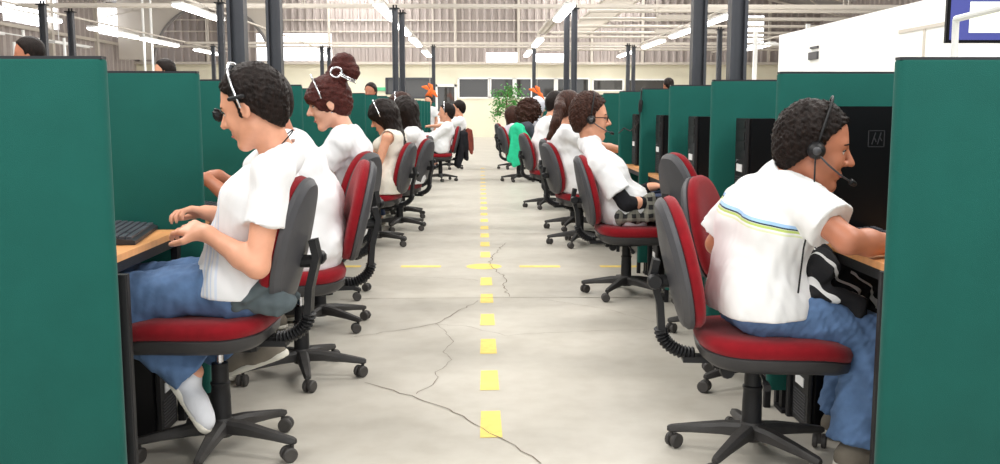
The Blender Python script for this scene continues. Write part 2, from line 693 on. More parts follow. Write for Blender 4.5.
def corrugated(name, p0, p1, z0, z1f, m, pitch=.3, dep=.09, holes=()):
    """standing sheet with real ribs from p0 to p1; z1f(s) gives its top; holes in (s0, s1, z0, z1)"""
    p0, p1 = Vector((*p0[:2], p0[2] if len(p0) > 2 else 0)), Vector((*p1[:2], p1[2] if len(p1) > 2 else 0))
    L = (p1 - p0).length
    d = (p1 - p0).normalized()
    nn = Vector((d.y, -d.x, 0))
    n = int(L / pitch)
    ss = []
    for i in range(n):
        b = i * pitch
        ss += [(b, 0), (b + pitch * .12, dep), (b + pitch * .36, dep), (b + pitch * .48, 0)]
    ss.append((L, 0))
    mb = MB()
    prev = None
    for (s0, q0), (s1, q1) in zip(ss, ss[1:]):
        sm = (s0 + s1) / 2
        segs = [(z0, None)]
        hs = sorted([(h[2], h[3]) for h in holes if h[0] < sm < h[1]])
        cur = z0
        spans = []
        for a, b in hs:
            spans.append((cur, a, a))
            cur = b
        spans.append((cur, None, None))
        for a, b, b2 in spans:
            t0, t1 = (z1f(s0), z1f(s1)) if b is None else (b, b)
            a0 = p0 + d * s0 + nn * q0
            a1 = p0 + d * s1 + nn * q1
            mb.add([(a0.x, a0.y, a), (a1.x, a1.y, a), (a1.x, a1.y, t1), (a0.x, a0.y, t0)], [(0, 1, 2, 3)])
    return mb.build(name, m)


EAVE, RIDGE = 5.15, 8.2
roofz = lambda x: EAVE + (RIDGE - EAVE) * (1 - abs(x) / XW)
ewin = [(pxx(262) + XW, pxx(335) + XW, pxz(62), pxz(36)), (pxx(486) + XW, pxx(518) + XW, pxz(63), pxz(54)), (pxx(534) + XW, pxx(565) + XW, pxz(63), pxz(55)),
        (pxx(742) + XW, pxx(760) + XW, pxz(50), pxz(18))]
struct(corrugated('wall_far_upper', (-XW, YE), (XW, YE), HL, lambda s: roofz(s - XW), M['corr'], holes=ewin))
for i, (a, b, c, d) in enumerate(ewin):
    mb = MB()
    mb.box((a - XW, YE + .02, c), (b - XW, YE + .05, d))
    struct(mb.build('window_%d' % (20 + i), M['winlight']))
# girts and posts carrying the sheet
mb = MB()
for z in (pxz(23), pxz(34)):
    mb.box((-XW, YE - .12, z - .025), (XW, YE - .06, z + .025))
for x in (333, 456, 518, 150, 215, 590, 640, 700, 765):
    X = pxx(x)
    mb.box((X - .05, YE - .2, HL), (X + .05, YE - .05, roofz(X) - .1))
struct(mb.build('trim_2', M['girt']))

# side walls
lw = []
for (xa, xb, ya, yb) in ((22, 60, 27, -12), (108, 135, 36, 5), (-75, -20, 22, -30)):
    pass
lwin = [(29.0 - YB, 32.6 - YB, 3.75, 5.0), (35.6 - YB, 38.8 - YB, 3.9, 5.0), (22.0 - YB, 25.8 - YB, 3.7, 5.0)]
struct(corrugated('wall_left', (-XW, YB), (-XW, YE), 0, lambda s: EAVE, M['corr'], pitch=.42, holes=lwin))
for i, (a, b, c, d) in enumerate(lwin):
    mb = MB()
    mb.box((-XW - .05, a + YB, c), (-XW - .02, b + YB, d))
    struct(mb.build('window_%d' % (30 + i), M['winlight']))
mb = MB()
for z in (1.4, 2.5, 3.62):
    mb.box((-XW + .06, YB, z - .05), (-XW + .16, YE - .3, z + .05))
for k in range(13):
    Y = YB + 1.8 + k * 3.7
    if Y < YE - 1:
        mb.box((-XW + .05, Y, 0), (-XW + .2, Y + .16, EAVE))
struct(mb.build('trim_3', M['girt']))
struct(corrugated('wall_right', (XW, YE), (XW, YB), 0, lambda s: EAVE, M['corr'], pitch=.42))

# gabled roof with gaps for the added glowing fill panels, out of view
mb = MB()
fill_spans = [(a, a + 2.4) for a in range(-5, 38, 6)]
ys = sorted({YB, YE} | {q for a in fill_spans for q in a})
for sgn in (-1, 1):
    xs = [0, 3.0, 6.5, 9.0, XW]
    for y0, y1 in zip(ys, ys[1:]):
        for k, (x0, x1) in enumerate(zip(xs, xs[1:])):
            if any(a[0] <= y0 < a[1] for a in fill_spans) and k in (1,):
                continue
            X0, X1 = x0 * sgn, x1 * sgn
            q = [(X0, y0), (X1, y0), (X1, y1), (X0, y1)]
            mb.add([(x, y, roofz(x)) for x, y in q], [(0, 1, 2, 3)])
struct(mb.build('ceiling', M['roofm']))
n = 0
for sgn in (-1, 1):
    for a, b in fill_spans:
        n += 1
        x0, x1 = 3.0 * sgn, 6.5 * sgn
        o = obj('window_%d' % (39 + n), [(x0, a, roofz(x0) + .02), (x1, a, roofz(x1) + .02), (x1, b, roofz(x1) + .02), (x0, b, roofz(x0) + .02)], [(0, 1, 2, 3)], M['rooffill'])  # added glowing panel in the roof gap, an unseen fill source, no real window
        struct(o)
# rafters: light lattice trusses across the hall
mb = MB()
for Y in (12.5, 20.5, 28.5, 36.5):
    for sgn in (-1, 1):
        a = Vector((sgn * XW, Y, EAVE - .1))
        b = Vector((0, Y, RIDGE - .1))
        for dz in (0, -.55):
            mb.tube([a + Vector((0, 0, dz)), b + Vector((0, 0, dz))], .035, 4)
        for k in range(14):
            p = a.lerp(b, k / 14)
            q = a.lerp(b, (k + 1) / 14)
            up, dn = p, q + Vector((0, 0, -.55))
            if k % 2:
                up, dn = p + Vector((0, 0, -.55)), q
            mb.tube([up, dn], .03, 4)
struct(mb.build('trim_4', M['girt']))

# arched end panel of the side bay, left
mb = MB()
Ya = 37.0
s_ = 25.9
cx, cz, rr = (219 - 480.5) / s_, EYE + (108 - 66) / s_, 2.2
xl, xr = (128 - 480.5) / s_, cx + 3.2
N = 24
for k in range(N):
    a0, a1 = PI - PI * k / N, PI - PI * (k + 1) / N
    p0 = (cx + rr * math.cos(a0), cz + rr * math.sin(a0))
    p1 = (cx + rr * math.cos(a1), cz + rr * math.sin(a1))
    zt = 5.9
    for Yq in (Ya, Ya + .08):
        mb.add([(p0[0], Yq, p0[1]), (p1[0], Yq, p1[1]), (p1[0], Yq, zt), (p0[0], Yq, zt)], [(0, 1, 2, 3)])
    mb.add([(p0[0], Ya, p0[1]), (p1[0], Ya, p1[1]), (p1[0], Ya + .08, p1[1]), (p0[0], Ya + .08, p0[1])], [(0, 1, 2, 3)])
mb.box((xl, Ya, 3.0), (cx - rr, Ya + .08, 5.7))
struct(mb.build('wall_arched', M['girt']))
mb = MB()
mb.tube([(cx + rr * math.cos(PI - PI * k / 30), Ya - .03, cz + rr * math.sin(PI - PI * k / 30)) for k in range(31)], .06, 6)
struct(mb.build('trim_5', M['corrd']))

# white office block along the right side
mb = MB()
mb.box((8.0, 9.5, 0), (13.5, 26.0, 3.12))
struct(mb.build('wall_office', M['white']))
mb = MB()
for Y in (12.2, 14.3, 17.4):
    mb.box((7.975, Y, 0), (8.0, Y + .06, 2.6))
mb.box((7.975, 9.5, 2.6), (8.0, 18.5, 2.66))
struct(mb.build('trim_6', M['girt']))
mb = MB()
mb.box((7.95, 22.9, 2.34), (8.0, 23.5, 2.52))
mb.box((7.95, 22.9, 2.60), (8.0, 23.4, 2.65))
tag(mb.build('wall_vent', M['shell']), 'small grey vent grille high on the white office wall', 'vent')
# white railing in front of the office
r_ = empty('white_railing', (7.6, 27.0, 0))
tag(r_, 'white painted railing beyond the white office wall', 'railing')
mb = MB()
mb.tube([(0, 0, 2.95), (1.9, 0, 2.95)], .04, 6)
mb.tube([(-.1, 0, 1.75), (1.9, -.1, 1.9)], .04, 6)
mb.build('rail', M['white'], r_)
for dx, zt in ((0.05, 3.3), (.9, 1.9), (1.5, 3.5)):
    mb = MB()
    mb.box((dx - .05, -.05, 0), (dx + .05, .05, zt))
    mb.build('rail_post', M['white'], r_)

# ------------------------------------------------------------------ light
W = bpy.data.worlds.new('daylight')
SC.world = W
W.use_nodes = True
bg = W.node_tree.nodes['Background']
bg.inputs[0].default_value = (.96, .985, 1.0, 1)
bg.inputs[1].default_value = 1.5


def area(name, loc, sx, sy, e, rot=(0, 0, 0), col=(1, 1, 1)):
    l = bpy.data.lights.new(name, 'AREA')
    l.shape = 'RECTANGLE'
    l.size, l.size_y = sx, sy
    l.energy = e
    l.color = col
    o = bpy.data.objects.new(name, l)
    COL.objects.link(o)
    o.location = loc
    o.rotation_euler = rot
    return o


FILL_E = 330
for sgn in (-1, 1):
    for a, b in fill_spans:
        area('roof_fill_lamp', (4.75 * sgn, (a + b) / 2, roofz(4.75) - .06), 3.3, 2.3, FILL_E, (0, sgn * math.atan((RIDGE - EAVE) / XW), 0), (1, .99, .965))  # unseen fill lamps added below the roof panels to brighten the hall
ORD = ['first', 'second', 'third', 'fourth', 'fifth', 'sixth', 'seventh', 'eighth', 'ninth', 'tenth', 'eleventh', 'twelfth', 'thirteenth', 'fourteenth', 'fifteenth',
       'sixteenth', 'seventeenth', 'eighteenth', 'nineteenth', 'twentieth', 'twenty-first', 'twenty-second', 'twenty-third', 'twenty-fourth', 'twenty-fifth']

# ------------------------------------------------------------------ steel posts
ZT = 3.3


def make_post():
    t = empty('steel_post')
    mb = MB()
    w, b, e = .062, .06, .012
    mb.box((-w, -b, 0), (-w + 2 * e, b, ZT))
    mb.box((w - 2 * e, -b, 0), (w, b, ZT))
    mb.box((-w, -e, 0), (w, e, ZT))
    mb.build('shaft', M['steel'], t)
    mb = MB()
    mb.box((-.12, -.12, 0), (.12, .12, .012))
    mb.build('base_plate', M['steel'], t)
    mb = MB()
    mb.box((-.1, -.1, ZT - .01), (.1, .1, ZT + .012))
    mb.tube([(-.03, 0, ZT), (-.03, 0, ZT + .08)], .02, 6)
    mb.tube([(.03, 0, ZT), (.03, 0, ZT + .08)], .02, 6)
    mb.build('head_plate', M['black'], t)
    return t


posts = [(238.5, 7.32, 'dark steel post over the left desks, the nearer of the thick left pair'),
         (275.5, 8.62, 'dark steel post right above the head of the young man looking down'),
         (736.5, 7.32, 'thick dark steel post over the right desks, the nearer of its pair'),
         (698, 8.62, 'thick dark steel post over the right desks, the farther of its pair'),
         (395.5, 21.05, 'tall dark post at mid hall left of the aisle, nearer of two almost touching'),
         (402.3, 22.05, 'tall dark post at mid hall left of the aisle, farther of two almost touching'),
         (566.5, 22.05, 'tall post at mid hall right of the aisle, nearer of two almost touching'),
         (574, 21.0, 'tall post at mid hall right of the aisle, right one of two almost touching'),
         (433.5, 34.0, 'short looking post in front of the far glazed door'),
         (534, 33.6, 'short looking post behind the leafy plant near the far windows'),
         (628, 33.2, 'slim post before the far right windows, left one of two'),
         (633.5, 33.9, 'slim post before the far right windows, right one of two'),
         (45.5, 20.4, 'thin dark post rising behind the left edge partition, left one of two'),
         (73, 21.9, 'thin dark post rising behind the left edge partition, right one of two'),
         (222, 20.0, 'tall thin dark post left of the thick left pair'),
         (213.5, 33.8, 'low thin dark post beside the taller one left of the thick pair'),
         (322, 34.2, 'short dark post on the left, in front of the bright window, left one of two'),
         (329, 35.0, 'short dark post on the left, in front of the bright window, right one of two'),
         (719, 26.5, 'slim grey post between the two thick right posts')]
P0 = make_post()
for i, (x, Y, lab) in enumerate(posts):
    o = P0 if i == 0 else copy_tree(P0)
    p = at(x, 60, Y)
    o.location = (p.x, Y, 0)
    tag(o, lab, 'post', 'steel posts of the hall')

# ------------------------------------------------------------------ lamps in rows
LAMPL = 3.3


def make_lamp():
    t = empty('fluorescent_lamp')
    mb = MB()
    mb.box((-.11, -LAMPL / 2, .02), (.11, LAMPL / 2, .07), ch=.02)
    mb.build('housing', M['lampbody'], t)
    mb = MB()
    mb.tube([(0, -LAMPL / 2 + .02, 0), (0, LAMPL / 2 - .02, 0)], .085, 12, flat=(1.25, .55))
    mb.build('tube', M['tube'], t)
    mb = MB()
    for y in (-1.2, 1.2):
        mb.tube([(0, y, .06), (0, y, .16)], .008, 5)
    mb.build('hanger', M['girt'], t)
    return t


L0 = make_lamp()
k = 0
rows = [(-10.1, 3.3, (22.0, 27.2, 31.0, 36.5), 'row nearest the left wall windows'),
        (-6.1, 3.3, (21.5, 37.5), 'row between the left wall and the left desks'),
        (-2.05, 3.3, (21.4, 25.9, 31.0, 37.4), 'row over the left desks'),
        (1.82, 3.3, (21.4, 31.1, 37.2), 'row over the right desks'),
        (5.6, 3.3, (22.6, 26.8, 31.6, 37.5), 'row beyond the right desks'),
        (9.4, 3.3, (32.8,), 'row above the white office')]
for X, z, ys_, nm in rows:
    for j, Y in enumerate(ys_):
        o = L0 if k == 0 else copy_tree(L0)
        o.location = (X, Y, z - .06)
        lab = 'lit fluorescent lamp, %s in the %s' % ('nearest' if j == 0 else ORD[j], nm) if len(ys_) > 1 else 'lit fluorescent lamp hanging alone in the %s' % nm
        tag(o, lab, 'lamp', 'fluorescent lamps')
        k += 1
    mb = MB()
    mb.tube([(0, 17.0, 0), (0, 39.5, 0)], .025, 6)
    c_ = mb.build('lamp_conduit', M['girt'], loc=(X, 0, z + .13))
    tag(c_, 'thin pale conduit carrying the lamps, %s' % nm, 'conduit')
mb = MB()
for Y in (25.5, 31.2):
    mb.box((-.1, Y - 1.3, -.05), (.1, Y + 1.3, .03))
    mb.tube([(0, Y - .8, 0), (0, Y - .8, roofz(13) - 3.2)], .012, 4)
mb.tube([(0, 24, .02), (0, 33, .02)], .02, 5)
tag(mb.build('lamp_housing', M['lampbody'], loc=(-13.0, 0, 3.2)), 'pair of unlit pale lamp housings beside the left corrugated wall', 'lamp')


def V3(*a):
    return Vector(a)


def tray(name, p0, p1, w, lab, step=.3, m=None, cat='cable tray', hang=26):
    """ladder tray between two points, rungs across"""
    p0, p1 = Vector(p0), Vector(p1)
    d = (p1 - p0).normalized()
    s = Vector((0, 0, 1)).cross(d).normalized() * (w / 2)
    mb = MB()
    for q in (s, -s):
        mb.tube([p0 + q, p1 + q], 1, 4, flat=(.03, .05))
    n = int((p1 - p0).length / step)
    for i in range(n):
        c = p0 + d * (i + .5) * step
        mb.tube([c + s, c - s], .016, 4)
        if hang and i % hang == 2:
            mb.tube([c + s, V3(c.x + s.x, c.y + s.y, roofz(c.x) - .05)], .012, 4)
            mb.tube([c - s, V3(c.x - s.x, c.y - s.y, roofz(c.x) - .05)], .012, 4)
    t = mb.build(name, m or M['girt'])
    return tag(t, lab, cat)


tray('cable_tray', (-10.2, 21.9, 3.44), (1.9, 21.9, 3.44), .3, 'pale ladder cable tray crossing the aisle at mid hall on the post heads', .22)
tray('cable_tray', (1.95, 21.9, 3.44), (12, 21.9, 3.44), .3, 'pale ladder cable tray crossing above the right desks at mid hall', .22)
tray('cable_tray', (-10.2, 34.0, 3.42), (9.5, 34.0, 3.42), .3, 'farthest ladder cable tray crossing in front of the end wall', .3)
tray('cable_tray', (3.75, 21, 4.05), (3.75, 39.5, 4.05), .95, 'wide ladder tray slanting up to the right of the aisle', .14)
tray('cable_tray', (-1.6, 17, 4.0), (-1.6, 24, 4.0), .9, 'short wide ladder tray above the posts left of the aisle', .16)
tray('cable_tray', (1.82, 24.6, 3.38), (1.82, 29.2, 3.38), .22, 'narrow ladder tray between two lamps over the right desks', .3)
for i, (Y, z, x0, x1) in enumerate(((23.5, 3.5, 2.6, 12), (25.5, 3.5, 2.6, 12), (27.8, 3.5, 2.6, 12), (30.2, 3.5, 2.2, 12), (32.0, 3.5, 2.0, 12), (35.5, 3.4, -12, 12), (37.2, 3.4, 1.8, 12))):
    mb = MB()
    mb.tube([(x0, 0, 0), (x1, 0, 0)], .04, 6)
    if i in (0, 1, 3):
        mb.box((4.2 + .4 * i, -.08, -.02), (6.2 + .4 * i, .08, .1))
    tag(mb.build('overhead_pipe', M['girt'], loc=(0, Y, z)), 'pale horizontal pipe crossing overhead, %s of those right of the aisle' % ORD[i], 'pipe', 'overhead pipes')
for x, y0, Y, lab in ((142, 0, 30, 'left one of two tall ones side by side'), (150, 0, 30.6, 'right one of two tall ones side by side'), (23, 30, 24, 'short, left of the thin dark posts'),
                      (64, 38, 26, 'short, between the two thin dark posts'), (14, 42, 25, 'shortest, at the left edge')):
    p = at(x, y0, Y)
    mb = MB()
    mb.tube([(0, 0, 0), (0, 0, p.z)], .035, 8)
    mb.box((-.06, -.06, 0), (.06, .06, .01))
    tag(mb.build('service_pipe', M['white'], loc=(p.x, Y, 0)), 'white vertical pipe before the left wall, ' + lab, 'pipe', 'white vertical pipes')

# ------------------------------------------------------------------ partitions
PW, PH, PT = .92, 1.325, .045
PITCH = 1.05
WL, WR = 1.055, 1.128


def make_partition(sgn):
    """runs outward from x=0 (its aisle end) in direction sgn"""
    t = empty('cubicle_partition')
    n = 6
    out = []
    r = PT / 2
    for i in range(n + 1):
        a = PI / 2 + PI * i / n
        out.append((r + r * math.cos(a), r * math.sin(a)))
    out += [(PW, -r), (PW, r)]
    z0, z1 = .085, PH - .006
    rings = []
    for z, ins in ((z0, .004), (z0 + .006, 0), (z1 - .006, 0), (z1, .003)):
        rings.append([((x + (ins if x < PW / 2 else -ins)) * sgn, y * (1 - ins / r), z) for x, y in out])
    mb = MB()
    mb.ring(rings)
    o = mb.build('fabric_panel', M['green'], t)
    smooth_by_angle(o, 40)
    mb = MB()
    mb.box((min(.006 * sgn, PW * sgn), -.017, PH - .006), (max(.006 * sgn, PW * sgn), .017, PH + .002))
    mb.build('top_cap', M['cap'], t)
    mb = MB()
    for x in (.06, PW - .1):
        a, b = sorted((x * sgn, (x + .05) * sgn))
        mb.box((a, -.018, .012), (b, .018, .09))
        mb.box((a - .01, -.05, 0), (b + .01, .05, .014))
    mb.build('foot', M['black'], t)
    mb = MB()
    a, b = sorted(((-.016 if sgn < 0 else .004) * sgn, .03 * sgn))
    mb.box((a, PT / 2 + .001, 0), (b, PT / 2 + .028, .73), ch=.004)
    mb.build('edge_post', M['black'], t)
    return t


def partitions(sgn, W_, n, side):
    p = make_partition(sgn)
    for i in range(n):
        o = p if i == 0 else copy_tree(p)
        x = W_ - (.055 if (sgn < 0 and i == 0) else 0)
        o.location = (sgn * x, PITCH * (i + 2.5), 0)
        if i == 0:
            lab = 'green fabric partition filling the %s edge of the view, nearest of its row' % side
        elif i < 8:
            lab = 'green fabric partition across the %s desk row, %s from the viewer' % (side, ORD[i])
        else:
            lab = 'distant green partition in the tightly stacked far end of the %s desk row' % side
        tag(o, lab, 'partition', ('far partitions of the %s row' if i >= 8 else 'near partitions of the %s row') % side)


partitions(-1, WL, 20, 'left')
partitions(1, WR, 25, 'right')
for sgn, W_, side in ((-1, WL, 'left'), (1, WR, 'right')):
    for k in range(6):
        y0 = PITCH * 2.5 + k * 4 * PITCH
        x = sgn * (W_ + PW + .03)
        mb = MB()
        mb.box((-.022, 0, .085), (.022, 4 * PITCH - .02, PH - .004))
        t = empty('cubicle_spine', (x, y0, 0))
        o = mb.build('fabric_panel', M['green'], t)
        mb = MB()
        mb.box((-.017, 0, PH - .004), (.017, 4 * PITCH - .02, PH + .004))
        mb.build('top_cap', M['cap'], t)
        mb = MB()
        for q in (.1, 2 * PITCH, 4 * PITCH - .15):
            mb.box((-.018, q, 0), (.018, q + .05, .09))
        mb.build('foot', M['black'], t)
        tag(t, 'long green partition at the back of the %s desks, %s from the viewer' % (side, ORD[k]), 'partition', 'back partitions')

# ------------------------------------------------------------------ desks
DL, DR = 1.13, 1.185
DZ = .735
DD = .6


def make_desk(sgn):
    t = empty('cubicle_desk')
    L = PITCH - PT - .07
    xs = sorted((0, sgn * DD))
    mb = MB()
    mb.box((xs[0], -L / 2, DZ - .022), (xs[1], L / 2, DZ))
    mb.build('desktop', M['wood'], t)
    mb = MB()
    a, b = sorted((0.004 * sgn, .03 * sgn))
    mb.box((a, -L / 2, DZ - .055), (b, L / 2, DZ - .022))
    a, b = sorted((sgn * (DD - .03), sgn * DD))
    mb.box((a, -L / 2, DZ - .055), (b, L / 2, DZ - .022))
    for y in (-L / 2, L / 2 - .03):
        mb.box((xs[0], y, DZ - .05), (xs[1], y + .03, DZ - .022))
    mb.build('frame', M['black'], t)
    for x in (.004, DD - .035):
        for y in (-L / 2, L / 2 - .034):
            a, b = sorted((x * sgn, (x + .03) * sgn))
            mb = MB()
            mb.box((a, y, 0), (b, y + .034, DZ - .05), ch=.005)
            mb.build('leg', M['black'], t)
    mb = MB()
    a, b = sorted((sgn * (DD - .06), sgn * (DD - .045)))
    mb.box((a, -L / 2 + .03, .12), (b, L / 2 - .03, DZ - .05))
    mb.build('back_panel', M['glossb'], t)
    return t


for sgn, D, side in ((-1, DL, 'left'), (1, DR, 'right')):
    d0 = make_desk(sgn)
    for k in range(8):
        o = d0 if k == 0 else copy_tree(d0)
        o.location = (sgn * D, PITCH * (k + 3), 0)
        tag(o, 'wood topped desk with black frame in the %s row, %s cubicle from the viewer' % (side, ORD[k]), 'desk', 'cubicle desks of the %s row' % side)


# ------------------------------------------------------------------ computers, keyboards
def make_tower(h=.43, w=.19, d=.44):
    """front faces -x, stands on z=0"""
    t = empty('computer_tower')
    mb = MB()
    mb.box((.02, -w / 2, .008), (d, w / 2, h), ch=.006)
    mb.build('case', M['glossb'], t)
    mb = MB()
    mb.box((0, -w / 2, .008), (.02, w / 2, h), ch=.008)
    mb.box((-.004, -w / 2 + .02, h - .045), (.002, w / 2 - .02, h - .012))
    for k in range(2):
        mb.box((-.004, -w / 2 + .02, h - .1 - k * .048), (.002, w / 2 - .02, h - .06 - k * .048))
    fr = mb.build('front_bezel', M['black'], t)
    mb = MB()
    for k in range(9):
        mb.box((-.003, -w / 2 + .03, .03 + k * .012), (.001, w / 2 - .03, .034 + k * .012))
    mb.build('grille', M['shell'], t)
    mb = MB()
    mb.box((-.0045, -w / 2 + .05, h * .38), (-.001, w / 2 - .05, h * .38 + .035))
    mb.build('sticker', M['whitep'], t)
    mb = MB()
    mb.lathe([(.008, -.006), (.008, 0)], (0, .05, h - .2), 12, 'x')
    mb.build('power_button', M['chrome'], t)
    mb = MB()
    for x in (.04, d - .05):
        for y in (-w / 2 + .03, w / 2 - .03):
            mb.lathe([(.012, 0), (.012, .009)], (x, y, 0), 8)
    mb.build('foot', M['black'], t)
    return t


def side_logo(t, x, z, y):
    """thin rounded square outline with two letters, as on the case side"""
    mb = MB()
    s = .03
    for a, b, c, d in ((-s, -s, s, -s + .003), (-s, s - .003, s, s), (-s, -s, -s + .003, s), (s - .003, -s, s, s)):
        mb.box((x + a, y - .0012, z + b), (x + c, y, z + d))
    for dx in (-.012, .008):
        mb.tube([(x + dx - .004, y - .001, z - .02), (x + dx + .008, y - .001, z + .022)], .0022, 4)
    mb.tube([(x - .008, y - .001, z + .004), (x + .0, y - .001, z - .012)], .0022, 4)
    mb.tube([(x + .012, y - .001, z + .006), (x + .02, y - .001, z - .008)], .0022, 4)
    mb.build('logo', M['key'], t)


T0 = None
towers = [(1.215, 3.52, .46, 'wide black computer tower on the desk before the face of the polo shirt man'),
          (1.235, 4.555, .40, 'black computer tower on the desk in the second right cubicle'),
          (1.225, 5.58, .40, 'black computer tower with white sticker in the third right cubicle'),
          (1.225, 6.63, .40, 'black computer tower on the desk in the fourth right cubicle'),
          (1.225, 7.68, .40, 'black computer tower on the desk beyond the man with glasses')]
for i, (X, Y, h_, lab) in enumerate(towers):
    if i == 0:
        o = make_tower(.46, .2, .46)
        side_logo(o, .20, .345, -.1)
    elif i == 1:
        o = T0 = make_tower(.405, .19, .42)
    else:
        o = copy_tree(T0)
    o.location = (X, Y, DZ + .001)
    tag(o, lab, 'computer', 'computer towers on the right desks')
floor_t = [(1.205, 3.50, 0, 'black computer tower on the floor beside the legs of the man in the polo shirt'),
           (1.215, 6.63, 0, 'black computer tower on the floor behind the chair of the man with glasses'),
           (1.215, 8.73, 0, 'black computer tower on the floor in the sixth right cubicle'),
           (-1.16, 3.48, PI, 'black computer tower on the floor under the desk of the young man looking down'),
           (-1.16, 4.55, PI, 'black computer tower on the floor in the second left cubicle')]
for X, Y, rz, lab in floor_t:
    o = copy_tree(T0)
    o.location = (X, Y, 0)
    o.rotation_euler = (0, 0, rz)
    tag(o, lab, 'computer', 'computer towers on the floor')


def make_keyboard():
    t = empty('computer_keyboard')
    # long side along y, typist on -x side... front edge at x=0
    mb = MB()
    L, Dp = .44, .155
    pr = [(0, 0), (0, .012), (.01, .016), (Dp - .01, .03), (Dp, .026), (Dp, .006)]
    mb.ring([[(x, y, z) for x, z in pr] for y in (-L / 2, L / 2)])
    mb.build('base', M['key'], t)
    mb = MB()
    rows_ = 6
    for r in range(rows_):
        x0 = .014 + r * .0225
        z = .016 + (x0) * .1
        n_ = 19
        for c in range(n_):
            if r == 0 and 4 <= c <= 8:
                if c == 4:
                    mb.box((x0, -L / 2 + .01 + 4 * .0222, z), (x0 + .018, -L / 2 + .01 + 9 * .0222 - .004, z + .007))
                continue
            if c in (14,) and r % 2:
                continue
            y0 = -L / 2 + .01 + c * .0222
            mb.box((x0, y0, z), (x0 + .0175, y0 + .0178, z + .008), ch=.002)
    mb.build('keys', M['keytop'], t)
    return t


KB = make_keyboard()
KB.location = (-1.19, 3.42, DZ + .001)
KB.rotation_euler = (0, 0, PI + math.radians(9))
tag(KB, 'black keyboard on the left desk under the hands of the young man', 'keyboard', 'keyboards')
k2 = copy_tree(KB)
k2.location = (1.245, 3.17, DZ + .001)
k2.rotation_euler = (0, 0, math.radians(-4))
tag(k2, 'black keyboard on the right desk beyond the arm of the man in the polo shirt', 'keyboard', 'keyboards')
k3 = copy_tree(KB)
k3.location = (-1.17, 4.2, DZ + .001)
k3.rotation_euler = (0, 0, PI)
tag(k3, 'black keyboard in the second left cubicle under tanned hands', 'keyboard', 'keyboards')


# ------------------------------------------------------------------ office chair; forward is +x, origin on the floor under the column
def egg(th, z0, H, hw, taper=.16):
    c, s = math.cos(th), math.sin(th)
    y = hw * math.copysign(abs(c) ** .72, c)
    w = math.copysign(abs(s) ** .80, s)
    y *= 1 - taper * max(w, 0) ** 1.5 - .06 * max(-w, 0) ** 2
    return y, z0 + H / 2 + w * H / 2


